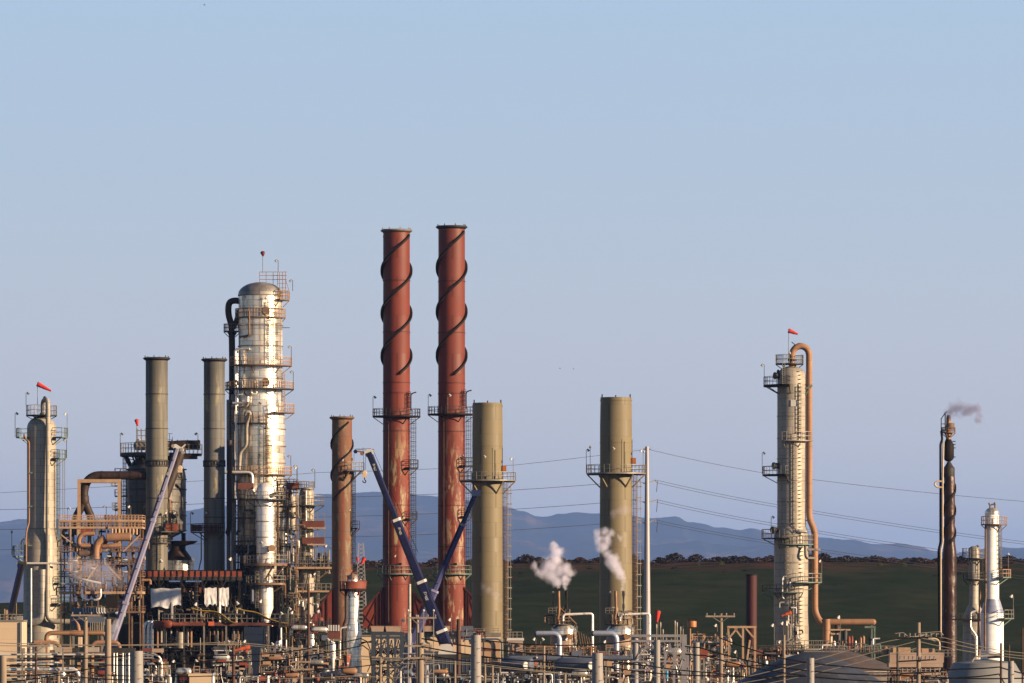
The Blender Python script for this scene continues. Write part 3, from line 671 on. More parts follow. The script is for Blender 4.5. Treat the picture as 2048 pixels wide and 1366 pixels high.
hoses('yellow hoses fanning down across the deck beneath the shaded tarpaulin', [(386, 1216, .4), (402, 1221, .6), (420, 1222, 3.8), (434, 1233, 4.2), (450, 1243, 3.2), (470, 1245, 1.5)], 6, -66)
hoses('yellow hose bundle sagging down to the right past the silver column base', [(474, 1216, .3), (492, 1221, .4), (512, 1224, 1.4), (530, 1236, 1.8), (552, 1243, 1.6), (577, 1247, .8)], 6, -66)
hoses('short yellow hoses hanging below the deck right of the big grey drum', [(572, 1250, 1), (574, 1262, 1), (575, 1290, .5)], 3, -60)
hoses('thin yellow hoses slanting down beneath the right end of the rusty deck', [(577, 1252, 1.6), (583, 1268, 1.6), (592, 1282, 1)], 2, -58)
t = T('storage_drum', 'upright pale grey drum standing under the rusty deck', 'vessel', 780, 508)
t.add('shell', MB().lathe(508, [(20, 1254), (20, t.yg)], 0, 32), 'concrete'); rings(t, 508, (1268, 1282), 20, m='steel'); t.add('side_pipe', MB().tube([(529, 1256, -6), (529, 1345, -6)], 1.5), 'greytan')

# ------------------------------------------------------------------ big silver column
D = 809
t = T('crude_column', 'tallest silver column with domed top and many encircling platforms', 'column', D, 521)
g = t.yg
t.add('shell', MB().lathe(521, dome(521, 44, 565, 588) + [(44, 590), (44, 790), (49, 838), (49, 990), (44, 1012), (44, 1100), (34, 1130), (34, g)], 0, 56), 'silver')
t.add('top_head', MB().lathe(521, dome(521, 44.8, 564.3, 589) + [(44.8, 591)], 0, 56), 'dull')
rings(t, 521, (591, 618, 651, 692, 757), 44.4, m='oldbrown', h=1.6); rings(t, 524, (858, 892), 47.5, m='oldbrown', h=1.6); rings(t, 523, (926,), 47.5, m='oldbrown', h=1.6)
platform(t, 521, 635, 44, 51, -175, -5, m='oldbrown', rm='tanframe', rh=17, post=6)
platform(t, 521, 731, 44, 63, -165, 15, m='oldbrown', rm='tanframe', rh=16, post=6)
platform(t, 521, 778, 45, 67, -190, 10, m='darksteel', rm='tanframe', rh=14, post=6)
platform(t, 521, 825, 48, 68, -60, 12, m='oldbrown', rm='tanframe', rh=16, post=6)
platform(t, 521, 847, 49, 60, -165, -75, m='darksteel', rm='tanframe', rh=15, post=6)
platform(t, 521, 949, 49, 63, -170, 8, m='oldbrown', rm='tanframe', rh=15, post=6)
platform(t, 521, 998, 46, 66, -160, 0, m='darksteel', rm='steel', rh=15, post=6)
platform(t, 521, 600, 44, 58, -45, 5, m='oldbrown', rm='tanframe', rh=18, post=5)
# top gantry
b = MB()
for x in (520, 533, 547, 556): b.bar((x, 572, -16), (x, 545, -16), 1.0)
for y in (545, 552, 560): b.bar((520, y, -16), (574, y, -16), 1.1)
for x in (560, 566, 572): b.bar((x, 600, -22), (x, 545, -22), 1.1)
for y in (552, 560, 568, 577, 586): b.bar((556, y, -22), (574, y, -22), .9)
b.bar((572, 560, -22), (580, 586, -22), 1).bar((580, 586, -22), (580, 600, -22), 1)
t.add('top_gantry', b, 'tan')
lamp(t, 557, 545, 522, -16, -1); lamp(t, 586, 583, 562, -16, -1); lamp(t, 583, 731, 694, -10, -1); lamp(t, 587, 778, 744, -10, -1); lamp(t, 488, 635, 595, -32, 1, 'steel'); lamp(t, 534, 635, 598, -48, 0, 'steel')
lamp(t, 519, 850, 808, -52, 1); lamp(t, 519, 949, 910, -56, 1); lamp(t, 582, 949, 912, -10, -1); lamp(t, 594, 965, 932, -10, -1)
ladder(t, 550, 600, 731, -46, 6, m='oldbrown'); ladder(t, 559, 636, 778, -40, 5, m='steel'); ladder(t, 568, 745, 825, -34, 5, m='tanframe'); ladder(t, 541, 825, 1000, -52, 7, m='oldbrown')
# overhead loop and big vertical lines on the left
lp = pipe(t, [(484, 603, 10), (470, 600, 6), (457, 604, 4), (456, 628, 4), (463, 650, 4), (464, 700, 4), (464, 790, 4), (462, 850, 4), (462, 1060, 4)], 6.4, 'brown', 14, 'overhead_line', 14)
t.add('overhead_line', MB().tube([(478, 620, 0), (474, 640, 2), (466, 656, 4)], 5.4, 12, 8), 'brown')
platform(t, 464, 662, 6, 17, d=2, m='darksteel', rm='oldbrown', rh=14, post=5); platform(t, 466, 778, 7, 16, 120, 250, d=2, m='darksteel', rh=13)
for (x, dd, r, y0, y1, m) in ((458, -14, 4.2, 800, 1160, 'dull'), (467.5, -16, 4.6, 790, 1150, 'dull'), (476, -30, 2.2, 700, 960, 'bright'), (471, -32, 1.8, 702, 1150, 'steel')):
    t.add('riser_pipe', MB().tube([(x, y0, dd), (x, y1, dd)], r, 12), m)
t.add('feed_pipe', MB().tube([(473, 790, -32), (473, 700, -34), (502, 700, -44)], 2.4, 10, 6), 'bright')
t.add('feed_pipe', MB().tube([(501, 624, -48), (501, 672, -48), (494, 674, -40), (480, 676, -30)], 1.8, 8, 5), 'coppery')
t.add('feed_pipe', MB().tube([(468, 808, -34), (498, 808, -46), (498, 794, -46)], 3.0, 10, 6), 'bright')
t.add('feed_pipe', MB().tube([(466, 815, -34), (496, 815, -46), (500, 806, -48)], 2.6, 10, 6), 'greytan')
t.add('feed_pipe', MB().tube([(494, 834, -50), (494, 826, -54), (503, 826, -54), (503, 834, -54), (496, 852, -54), (496, 892, -52), (483, 905, -46), (480, 960, -44)], 3.4, 10, 8), 'greytan')
t.add('feed_pipe', MB().tube([(474, 812, -40), (474, 905, -44), (478, 915, -44)], 1.5, 8, 4), 'bright')
t.add('crossover_pipe', MB().tube([(449, 946, -50), (500, 946, -58), (508, 950, -60), (508, 978, -60), (512, 988, -56), (518, 990, -50)], 3.2, 10, 8), 'bright')
t.add('vent_cluster', MB().tube([(472, 782, -36), (472, 766, -40), (476, 762, -42), (478, 772, -44)], 2, 8, 4).tube([(487, 780, -48), (487, 762, -48), (491, 760, -48), (491, 770, -48)], 2, 8, 4).tube([(512, 780, -54), (512, 764, -54), (516, 761, -54), (517, 778, -54)], 2.2, 8, 4), 'greytan')
t.add('vent_cluster', MB().tube([(475, 781, -44), (475, 790, -46), (488, 791, -48), (488, 781, -50)], 1.8, 8, 4).tube([(506, 781, -54), (506, 790, -54), (516, 790, -54), (516, 780, -54)], 2, 8, 4), 'bright')
t.add('manway', MB().hlathe((535, 624, -43), (535, 624, -52), [(0, 6), (.6, 6), (.6, 7.6), (1, 7.6)], 18), 'oldbrown')
t.add('manway', MB().hlathe((534, 767, -44), (534, 767, -55), [(0, 7), (.6, 7), (.6, 8.5), (1, 8.5)], 18), 'oldbrown')
t.add('instrument_arm', MB().bar((563, 656, -10), (580, 656, -12), 1.2), 'darksteel')
for (x, y, m) in ((487, 652, 'coppery'), (490, 722, 'white')): t.add('frame_panel', MB().box(x - 4, x + 5, y - 8, y - 7, -47, -46).box(x - 4, x + 5, y, y + 1, -47, -46).box(x - 4, x + 5, y + 8, y + 9, -47, -46).box(x - 5, x - 4, y - 8, y + 9, -47, -46).box(x + 5, x + 6, y - 8, y + 9, -47, -46), m)
# side-stripper in front of the lower part
t = T('stripper_column', 'narrow bright silver stripper in front of the big column foot', 'column', 796, 533, -30)
t.add('shell', MB().lathe(533, dome(533, 19, 966, 982) + [(19, 1118), (18, 1126), (17, 1140), (14, 1146), (14, 1170), (15, 1184), (15, 1216), (10, 1232), (10, t.yg)], -30, 40), 'bright')
rings(t, 533, (1012, 1043, 1074, 1107), 19, -30, 'oldbrown', 1.6)
platform(t, 533, 999, 19, 40, -175, 0, -30, 14, 'darksteel', 'steel'); platform(t, 533, 1127, 19, 44, -170, -10, -30, 16, 'oldbrown', 'steel', th=5)
platform(t, 533, 1166, 15, 40, -160, -10, -30, 14, 'oldbrown', 'steel', th=4)
t.add('manway', MB().hlathe((543, 1097, -46), (546, 1097, -56), [(0, 6), (.7, 6), (.7, 7), (1, 7)], 18), 'coppery')
t.add('manway', MB().hlathe((549, 990, -40), (554, 990, -50), [(0, 4), (.7, 4), (.7, 5), (1, 5)], 16), 'darksteel')
t.add('brace', MB().bar((550, 1131, -56), (530, 1164, -48), 3).bar((570, 1131, -56), (552, 1160, -48), 2.6).bar((540, 1146, -54), (553, 1166, -48), 2.2), 'oldbrown')
lamp(t, 523, 1127, 1086, -66, 1, 'steel'); ladder(t, 556, 999, 1127, -38, 5, m='oldbrown'); ladder(t, 516, 1127, 1216, -44, 5, m='steel')
# dark pipe forest between the stripper and the column
def cluster(t, x0, x1, y0, y1, d0, d1, n, seed, mats, rmin=.8, rmax=2.4, horiz=.35, name='pipe'):
    r = random.Random(seed)
    for k in range(n):
        x = r.uniform(x0, x1); y = r.uniform(y0, y1); dd = r.uniform(d0, d1); L = r.uniform(10, 46)
        if r.random() < horiz: P = [(x, y, dd), (x + r.choice((-1, 1)) * r.uniform(6, 22), y, dd), ]; P.append((P[1][0], y + r.uniform(5, 18), dd))
        else: P = [(x, y, dd), (x, min(y + L, y1 + 14), dd), (x + r.uniform(-9, 9), min(y + L, y1 + 14) + 3, dd)]
        t.add(name, MB().tube(P, r.uniform(rmin, rmax), 7, 3), r.choice(mats))
t = T('reboiler_stack', 'shadowed tangle of pipes and decks left of the silver stripper', 'pipework', 800, 495, -30)
for y in (1036, 1082, 1124, 1162): rplat(t, 474, 514, y, -72, -44, 'darksteel', 'steel', rh=11)
for x in (475, 492, 512): t.add('column', MB().box(x - 1, x + 1, 1000, t.yg, -70, -68), 'darksteel')
t.add('exchanger', MB().hlathe((474, 1100, -56), (512, 1100, -56), [(0, 3), (.05, 8), (.95, 8), (1, 3)]), 'darksteel'); t.add('exchanger', MB().hlathe((474, 1146, -56), (512, 1146, -56), [(0, 3), (.05, 8), (.95, 8), (1, 3)]), 'brown')
t.add('access_window', MB().box(500, 501, 1020, 1034, -72, -71).box(516, 517, 1020, 1034, -72, -71).box(500, 517, 1019, 1020, -72, -71).box(500, 517, 1034, 1035, -72, -71), 'tanframe')
cluster(t, 476, 514, 1005, 1230, -70, -46, 46, 11, ('darksteel', 'oldbrown', 'steel', 'brown', 'greytan'))
t.add('bright_riser', MB().tube([(479, 985, -50), (479, 1160, -50)], 1.6), 'coppery')

# ------------------------------------------------------------------ scaffolded small column to the right
t = T('scaffolded_column', 'small tan grey column wrapped in scaffolding, right of the silver column', 'column', 802, 612)
t.add('shell', MB().lathe(613, dome(613, 15, 974, 986) + [(15, 1128), (18, 1136), (18, 1155), (14, 1190), (14, 1236), (14, t.yg)], 0, 32), 'greytan')
t.add('riser_pipe', MB().tube([(613, 982, -17), (613, 1090, -17)], 1.5), 'bright')
platform(t, 612, 1010, 15, 37, -190, 10, 0, 18, 'darksteel', 'steel'); platform(t, 613, 976, 6, 16, m='steel', rh=13, post=5)
rplat(t, 590, 668, 1134, -34, 8, 'tanframe', 'steel', 14, 4); rplat(t, 596, 662, 1181, -34, 8, 'tanframe', 'steel', 14, 3.5)
t.add('brace', MB().bar((634, 1139, -20), (622, 1160, -8), 3).bar((660, 1139, -20), (626, 1166, -6), 2.4).bar((660, 1186, -20), (624, 1212, -6), 2.4).bar((600, 1186, -20), (608, 1206, -12), 2.2), 'tanframe')
for y in (1042, 1075):
    t.add('debris_screen', MB().box(606, 650, y, y + 13, -33, -32), 'dimred'); t.add('scaffold_board', MB().box(616, 651, y + 13.5, y + 16, -36, -12), 'tanframe')
b = MB()
for x in (603, 612, 621, 636, 650):
    for dd in (-30, -14): b.bar((x, 1010 if x < 630 else 1028, dd), (x, 1134, dd), 1.0)
for y in range(1028, 1130, 11):
    for dd in (-30, -14): b.bar((601, y, dd), (652, y, dd), .8)
t.add('scaffold', b, 'steel')
lamp(t, 630, 976, 940, -8, -1); lamp(t, 634, 1181, 1148, -30, -1, 'steel'); lamp(t, 657, 1134, 1092, -30, -1, 'steel')
cluster(t, 592, 660, 1095, 1130, -30, -12, 22, 5, ('steel', 'darksteel', 'greytan', 'oldbrown')); ladder(t, 636, 1139, 1240, -26, 5)
cluster(t, 594, 640, 1196, 1240, -28, -14, 14, 6, ('steel', 'bright', 'oldbrown'))
# pipe-filled structure between stripper and scaffolded column
t = T('pipe_structure', 'dense brown pipe filled frame between the silver stripper and scaffolded column', 'pipework', 800, 578)
for x in (556, 575, 594):
    for dd in (-40, -8): t.add('column', MB().box(x - 1, x + 1, 962, t.yg, dd - 1, dd + 1), 'oldbrown')
for y in (968, 985, 1012, 1034, 1060, 1092, 1128, 1160, 1196): rplat(t, 554, 597, y, -40, -6, 'darksteel', 'steel', rh=9, th=1.8)
t.add('deck_screen', MB().box(574, 600, 966, 980, -43, -42), 'dimred'); t.add('deck_screen', MB().box(480, 512, 968, 980, -82, -81), 'dimred')
t.add('small_vessel', MB().lathe(585, dome(585, 8, 990, 996) + [(8, 1060)], -26, 20), 'greytan'); t.add('small_vessel', MB().lathe(569, dome(569, 8, 1020, 1028) + [(8, 1120)], -22, 20), 'silver')
cluster(t, 556, 596, 968, 1235, -42, -8, 92, 21, ('oldbrown', 'steel', 'greytan', 'silver', 'darksteel', 'coppery', 'oldbrown'))
lamp(t, 596, 968, 936, -20, -1, 'steel')

# ------------------------------------------------------------------ small rust-stained stack with strake
D = 791
t = T('chimney_stack', 'short rust streaked stack with one spiral fin and ragged mouth', 'chimney', D, 684)
x = 684
t.add('shaft', open_shaft(x, [(20, 836), (20.5, 1000), (20.5, 1300)], 0), 'rust')
cap_ring(t, x, 835, 20, 0, 'oldbrown'); rings(t, x, (1078, 1140), 20.5, 0, 'redsteel', 1.6)
spiral(t, x, 845, 1000, 20, 1.25, -.9, w=3.6, m='blacksteel'); spiral(t, x, 845, 1000, 20, 1.25, -.9 + math.pi, w=3.6, m='blacksteel')
platform(t, x, 941, 20, 45, -75, 12, 0, 16, 'darksteel', 'steel'); t.add('brace', MB().bar((722, 943, -6), (704, 962, 0), 2.2).bar((700, 943, -38), (688, 962, -20), 2.2).bar((684, 943, -40), (690, 960, -20), 1.8), 'oldbrown')
t.add('ladder_hatch', MB().box(703, 706, 916, 926, -8, -4), 'oldbrown')
ladder(t, 708, 941, 1140, -8, m='darksteel'); platform(t, x, 1056, 20, 36, -30, 10, 0, 14, 'darksteel')
lamp(t, 691, 941, 921, -40, -1); lamp(t, 704, 1060, 1020, -12, -1)
t.add('breeching', MB().prism([(664, 1178), (664, 1262), (622, 1262), (622, 1240)], -16, 16), 'red')
t.add('breeching_rib', MB().bar((664, 1178, -17), (622, 1240, -17), 3).bar((655, 1190, -17), (655, 1262, -17), 2.2).bar((645, 1208, -17), (645, 1262, -17), 2.2), 'darkred')
# ------------------------------------------------------------------ the two tall red stacks
D = 840
def breech(t, x, r, side, yb, w, yo, yk, d):
    s = side; xa = x + s * (r - 2); xb = x + s * (r + w)
    bx = t.add('breeching', MB().prism([(xa, yo), (xa, yb), (xb, yb), (xb, yk)], d - 14, d + 14), 'red')
    b = MB().bar((xa, yo - 1, d - 15), (xb, yk - 1, d - 15), 3.4)
    for k in (.1, .3): b.bar((xa + s * w * k + s * 2, yo + (yk - yo) * k, d - 15), (xa + s * w * k + s * 2, yb, d - 15), 2.0)
    x1, x2 = xa + s * w * .4, xb
    b.bar((x1, yo + (yk - yo) * .5, d - 14.8), (x2, yb - 8, d - 14.8), 1.2).bar((x1, yb, d - 14.8), (x2, yk + 6, d - 14.8), 1.2).bar((x1, yb - 30, d - 14.8), (xa + s * w * .75, yb, d - 14.8), 1.2)
    t.add('breeching_rib', b, 'darkred', bx)
for (x, yt, dd, m, lab, sides, yp, ph) in ((793, 461, 0, 'red', 'tall red stack with spiral fins, left of the red pair', ((-1, 40), (1, 26)), 832, -.55), (903, 452, 24, 'red_b', 'tall red stack with spiral fins, right of the pair beside the olive stack', ((-1, 34), (1, 24)), 827, -.6)):
    t = T('chimney_stack', lab, 'chimney', D, x, dd, group='tall red chimney stacks')
    t.add('shaft', open_shaft(x, [(26.6, yt), (27, 900), (27.6, 1100), (27.6, t.yg)], dd, 52), m)
    cap_ring(t, x, yt, 26.6, dd, 'steel' if x < 850 else 'darksteel', 8)
    rings(t, x, (561, 664, 765, 786, 862, 1010, 1092, 1168), 26.9, dd, 'darkred', 1.1)
    for q in range(2): spiral(t, x, yt + 11, 748, 26.8, 1.62, ph + math.pi * q, dd, 5.4, 2.5, 'blacksteel')
    platform(t, x, yp, 27, 48, d=dd, rh=14, m='blacksteel', rm='darksteel', th=2.6)
    ladder(t, x + 34, yp + 3, 1147, dd - 10, 7, m='darksteel'); ladder(t, x + 26, yp - 48, yp, dd - 20, 5, m='blacksteel')
    t.add('davit', MB().tube([(x + 29, yp - 10, dd - 16), (x + 29, yp - 44, dd - 16), (x + 40, yp - 47, dd - 16)], 1.3, 6, 6), 'darkred')
    platform(t, x, yp + 103, 27, 44, -50, 15, dd, 15, 'darksteel', 'darksteel'); platform(t, x, yp + 205, 27, 42, -50, 15, dd, 14, 'darksteel', 'darksteel')
    platform(t, x, 1147, 27.6, 40, -175, 15, dd, 16, 'greensteel', 'greensteel')
    for cx in (-15, -10): t.add('conduit', MB().bar((x + cx, yp + 5, dd - 24.5), (x + cx, 1245, dd - 24.5), .8), 'oldbrown')
    for (a, b_) in sides: breech(t, x, 27, a, 1256, b_, 1176, 1176 + b_ * 1.15, dd)
    lamp(t, x - 47, yp, yp - 38, dd, 1); lamp(t, x + 2, 1147, 1112, dd - 38, -1)
    if x > 850: lamp(t, x - 7, yp, yp - 36, dd - 46, 1, 'steel')
    t.add('sample_port', MB().box(x - 12, x - 9, 1128, 1132, dd - 34, dd - 26).box(x + 8, x + 11, 1126, 1130, dd - 34, dd - 26), 'blacksteel')

# ------------------------------------------------------------------ olive stacks
for (x, r, yt, yp, D, lab) in ((975, 30.5, 806, 960, 815, 'olive green stack with braced ring platform, beside the tall red stacks'), (1232, 32, 795, 946, 755, 'olive green stack with braced ring platform, beside the steel transmission pole')):
    t = T('chimney_stack', lab, 'chimney', D, x, group='olive green chimney stacks'); s = r / 32
    t.add('shaft', open_shaft(x, [(r * .97, yt), (r, yt + 60), (r, yp), (r * 1.06, t.yg)], 0, 56), 'olive')
    t.add('top_band', MB().lathe(x, [(r * .97, yt + 5), (r * 1.01, yt + 5), (r * 1.01, yt + 7), (r * .97, yt + 7)], 0, 48), 'olive')
    b = MB()
    for a in (200, 340, 90): b.box(x + r * .93 * math.cos(R(a)) - 1.2, x + r * .93 * math.cos(R(a)) + 1.2, yt - 6, yt + 4, r * .93 * math.sin(R(a)) - 1.2, r * .93 * math.sin(R(a)) + 1.2)
    t.add('lifting_lug', b, 'blacksteel')
    rings(t, x, (yt + 90 * s, yp + 26, 1075, 1178, 1250), r * .995, 0, 'olive', 1.0)
    dk = platform(t, x, yp, r, r * 1.86, rh=16 * s, m='steel', rm='steel', br=False, th=2.6, post=11)
    b = MB()
    for a in (0, 55, 125, 180, 235, 305):
        p = (x + r * 1.8 * math.cos(R(a)), yp + 3, r * 1.8 * math.sin(R(a)))
        b.bar(p, (x + r * math.cos(R(a)), yp + 29 * s, r * math.sin(R(a))), 2.4)
        b.bar((p[0], yp + 3.8, p[2]), (x + r * math.cos(R(a)), yp + 3.8, r * math.sin(R(a))), 2)
    t.add('knee_brace', b, 'olive', dk)
    ladder(t, x + r * 1.17, yp + 4, 1290, -6, 5, m='oldbrown')
    b = MB().bar((x + r * 1.35, yp + 4, -2), (x + r * 1.35, 1290, -2), 1.3).bar((x + r * 1.52, yp + 4, -2), (x + r * 1.52, 1290, -2), 1.0)
    y = yp + 26
    while y < 1290: b.box(x + r * 1.24, x + r * 1.60, y, y + 2.2, -4, 0); y += 22 * s
    t.add('cable_tray', b, 'greytan')
    t.add('junction_box', MB().box(x + r * .95, x + r * 1.24, yp - 30 * s, yp - 18 * s, -14, -2), 'orangebox')
    b = MB()
    for q in (-.31, .32): b.bar((x + r * q, yp, -r * 1.5), (x + r * q, yp - 66 * s, -r * 1.5), 1.2)
    b.bar((x + r * .98, yp, -r * 1.1), (x + r * .98, yp - 66 * s, -r * 1.1), 1.2)
    t.add('lightning_rod', b, 'darksteel')
    lamp(t, x - r * 1.86, yp, yp - 46 * s, -4, 1); lamp(t, x + r * 1.68, yp, yp - 44 * s, -18, -1, 'steel'); lamp(t, x - r * .3, yp, yp - 48 * s, -r * 1.4, 1, 'steel'); lamp(t, x - r * 1.62, yp, yp - 52 * s, -12, 0)

# ------------------------------------------------------------------ tan framed pipe structure at far left
t = T('process_structure', 'tall tan open structure full of ducts and fittings behind the left crane boom', 'structure', 772, 205)
g = t.yg
for x in (126, 145, 174, 200, 232, 262, 284):
    for dd in (-44, 30): t.add('column', MB().box(x - 1.3, x + 1.3, 1040, g, dd - 1.3, dd + 1.3), 'tanframe' if x % 2 else 'oldbrown')
for y, th, m in ((1040, 4, 'tanframe'), (1054, 4, 'tanframe'), (1102, 2, 'oldbrown'), (1128, 2, 'oldbrown'), (1152, 2, 'oldbrown'), (1183, 5, 'tanframe'), (1222, 4, 'oldbrown')): rplat(t, 122, 288, y, -46, 32, m, 'tanframe' if y < 1060 else 'oldbrown', rh=9, th=th, post=7)
b = MB()
for (a, y0, c, y1) in ((126, 1070, 165, 1100), (262, 1066, 215, 1102), (284, 1070, 250, 1104), (200, 1130, 178, 1160), (216, 1128, 246, 1160)): b.bar((a, y0, -45), (c, y1, -45), 2.4)
t.add('bracing', b, 'tanframe')
t.add('duct', MB().hlathe((217, 1076, -52), (266, 1074, -52), [(0, 5), (.03, 8.5), (.97, 8.5), (1, 5)], 20), 'tan')
t.add('duct', MB().tube([(214, 1076, -50), (200, 1084, -50), (196, 1098, -50), (196, 1118, -50)], 7, 14, 10), 'tan')
t.add('duct', MB().tube([(193, 1068, -48), (170, 1068, -48), (162, 1076, -48), (162, 1092, -48), (186, 1092, -48)], 4.6, 12, 8), 'tan')
t.add('duct', MB().hlathe((160, 1108, -46), (192, 1105, -46), [(0, 3), (.1, 6.5), (.9, 6.5), (1, 3)], 16), 'oldbrown')
t.add('duct', MB().hlathe((206, 1094, -46), (246, 1090, -46), [(0, 3), (.1, 4.5), (.9, 4.5), (1, 3)], 16), 'tan')
t.add('nozzle_box', MB().box(166, 186, 1059, 1067, -50, -36), 'redsteel')
for k in range(11): x = 214 + k * 6.4; t.add('relief_stub', MB().lathe(x, [(1.4, 1030), (2.3, 1034), (2.3, 1037), (1.3, 1040), (1.3, 1066)], -42, 10), 'tan')
for k in range(8): t.add('insulated_stub', MB().lathe(228 + k * 7, [(2, 1058), (2.2, 1062), (2.2, 1070)], -50, 10), 'tanframe')
cluster(t, 128, 284, 1060, 1180, -44, -12, 95, 41, ('tan', 'oldbrown', 'tan', 'steel', 'brown', 'greytan', 'oldbrown'), .9, 3.0, .5)
cluster(t, 124, 286, 1044, 1212, -50, -20, 98, 42, ('tan', 'oldbrown', 'tanframe', 'steel', 'brown', 'greytan', 'oldbrown', 'darksteel'), .5, 1.4, .45, 'small_pipe')
for (x0, y0, x1, y1) in ((138, 1152, 206, 1167), (128, 1168, 162, 1168)): t.add('bright_pipe', MB().tube([(x0, y0, -54), (x1, y1, -54)], 2.3), 'white')
for (x, y) in ((155, 1122), (155, 1144), (254, 1120), (254, 1144), (190, 1137), (221, 1113)): t.add('valve', MB().hlathe((x - 5, y, -50), (x + 5, y, -50), [(0, .8), (.3, 1.7), (.7, 1.7), (1, .8)], 10), 'white')
for (x, s) in ((168, 1), (206, -1)): t.add('elbow_pipe', MB().tube([(x, 1178, -54), (x, 1196, -54), (x + 9 * s, 1200, -54), (x + 14 * s, 1200, -54)], 2.0, 8, 8), 'bright')
lamp(t, 139, 1040, 1017, -44, 1, 'steel'); lamp(t, 216, 1040, 1014, -44, -1); lamp(t, 265, 1040, 1014, -44, -1, 'steel'); lamp(t, 233, 1040, 1018, -20, 1)
t = T('cooler_bank', 'grey blue cooler box with a row of pale fins under the tan structure', 'cooler', 762, 180)
t.add('casing', MB().box(146, 212, 1216, 1250, -40, 10), 'bluegrey')
for k in range(9): t.add('fin_tube', MB().tube([(170 + k * 5.2, 1215, -43), (170 + k * 5.2, 1224, -43), (173 + k * 5.2, 1227, -43)], 1.2, 6, 2), 'white')
for k in range(7): t.add('fin_tube', MB().tube([(184 + k * 4.4, 1244, -43), (184 + k * 4.4, 1262, -43)], 1.1, 6), 'steel')
t.add('support', MB().box(148, 152, 1250, t.yg, -38, -34).box(206, 210, 1250, t.yg, -38, -34), 'steel')
t = T('control_cabin', 'black box cabin on stilts beside the foot of the pale crane boom', 'cabin', 756, 223)
t.add('cabin', MB().box(212, 236, 1189, 1216, -10, 14), 'blacksteel'); t.add('unit', MB().box(204, 214, 1227, 1234, -10, 0).box(218, 236, 1222, 1240, -14, 8), 'darksteel')
t.add('leg', MB().box(213, 215, 1216, t.yg, -8, -6), 'darksteel'); t.add('leg', MB().box(233, 235, 1216, t.yg, -8, -6), 'darksteel')
t.add('coupler', MB().hlathe((232, 1226, -18), (252, 1230, -18), [(0, 2), (.3, 4.5), (.7, 3.5), (1, 4)]), 'bright')
# tan transfer lines in front
t = T('manifold_pipe', 'tan manifold pipe arching over to the wooden poles with an upright horn', 'pipe', 740, 150)
t.add('header', MB().tube([(93, 1290, 0), (93, 1266, 0), (212, 1266, 0), (212, 1290, 0)], 4.6, 12, 12), 'tan')
t.add('horn', MB().tube([(158, 1264, 0), (155, 1246, 0), (146, 1236, 0)], 4.4, 12, 6, .8), 'tan'); t.add('reducer', MB().hlathe((140, 1266, 0), (168, 1266, 0), [(0, 4.6), (.3, 6.2), (.7, 6.2), (1, 4.6)]), 'tan')
t.add('riser', MB().box(91, 95, 1290, t.yg, -2, 2), 'tan'); t.add('riser', MB().box(210, 214, 1290, t.yg, -2, 2), 'tan')
t = T('manifold_pipe', 'lower tan pipe bend lying in front of the left column base', 'pipe', 738, 95)
t.add('header', MB().tube([(68, 1285, 0), (112, 1285, 0), (120, 1294, 0), (120, 1400, 0)], 4.2, 12, 10), 'tan'); t.add('riser', MB().tube([(68, 1285, 0), (60, 1290, 8), (60, 1440, 8)], 3.6, 10, 6), 'greytan')
t = T('manifold_pipe', 'tan pipe arch between the wooden pole and the pale boom foot', 'pipe', 738, 212)
t.add('header', MB().tube([(184, 1440, 0), (184, 1285, 0), (239, 1285, 0), (239, 1440, 0)], 4.2, 12, 12), 'tan')

# ------------------------------------------------------------------ short silver stack with red collar
t = T('silver_stack', 'short silver stack with conical shoulder and rust red collar deck', 'chimney', 770, 706)
t.add('shell', MB().lathe(706, [(9, 1152), (11, 1160), (12, 1170), (12, 1240), (17.5, 1264), (17.5, t.yg)], 0, 36), 'silver')
t.add('cap', MB().lathe(706, [(3, 1147), (8, 1150), (9.6, 1153), (11, 1160)], 0, 24), 'steel')
cluster(t, 692, 722, 1140, 1174, -22, 0, 22, 81, ('steel', 'oldbrown', 'redsteel', 'white', 'darksteel'), .7, 1.6, .4)
platform(t, 706, 1178, 12, 27, m='blacksteel', rm='redsteel', rh=15, post=4, th=4)
t.add('collar_panel', MB().sector(706, 1163, 1177, 26.4, 27, -120, -20), 'redsteel'); t.add('collar_panel', MB().sector(706, 1163, 1177, 26.4, 27, -175, -150), 'redsteel')
t.add('side_pipe', MB().tube([(692, 1180, -12), (692, 1240, -12), (687, 1250, -10), (687, 1330, -10)], 2.6, 10, 6), 'brown'); t.add('side_pipe', MB().tube([(695, 1254, -18), (681, 1256, -18), (681, 1340, -18)], 1.6, 8, 5), 'bright')
b = MB()
for x in (684, 690): b.bar((x, 1178, -20), (x, 1138, -20), 1)
for y in (1140, 1150, 1160): b.bar((680, y, -20), (694, y, -20), .9)
t.add('gantry', b, 'steel')
windsock('bright red windsock nearest the red stack on a short pole above the red collar deck', 766, 729, 1116, 1178, 116, 15, 4.0, tilt=-.3)
windsock('small dark red limp windsock just left of the brighter one above the collar deck', 770, 715, 1115, 1178, 88, 11, 2.8, tilt=-.3)
t = T('lattice_mast', 'pale lattice mast standing behind the short silver stack', 'mast', 1000, 722)
g = t.yg
for sx, sd in ((-1, -1), (1, -1), (1, 1), (-1, 1)): t.add('leg', MB().bar((722 + sx * 5, 1086, sd * 5), (722 + sx * 16, g, sd * 16), 1.4), 'monopole')
b = MB()
for i in range(24):
    y0 = 1086 + i * 8; w0, w1 = 5 + 11 * (i * 8) / (g - 1086), 5 + 11 * (i * 8 + 8) / (g - 1086)
    for sd in (-1, 1): b.bar((722 - w0, y0, sd * w0), (722 + w1, y0 + 8, sd * w1), .8).bar((722 + w0, y0, sd * w0), (722 - w1, y0 + 8, sd * w1), .8)
t.add('bracing', b, 'monopole')

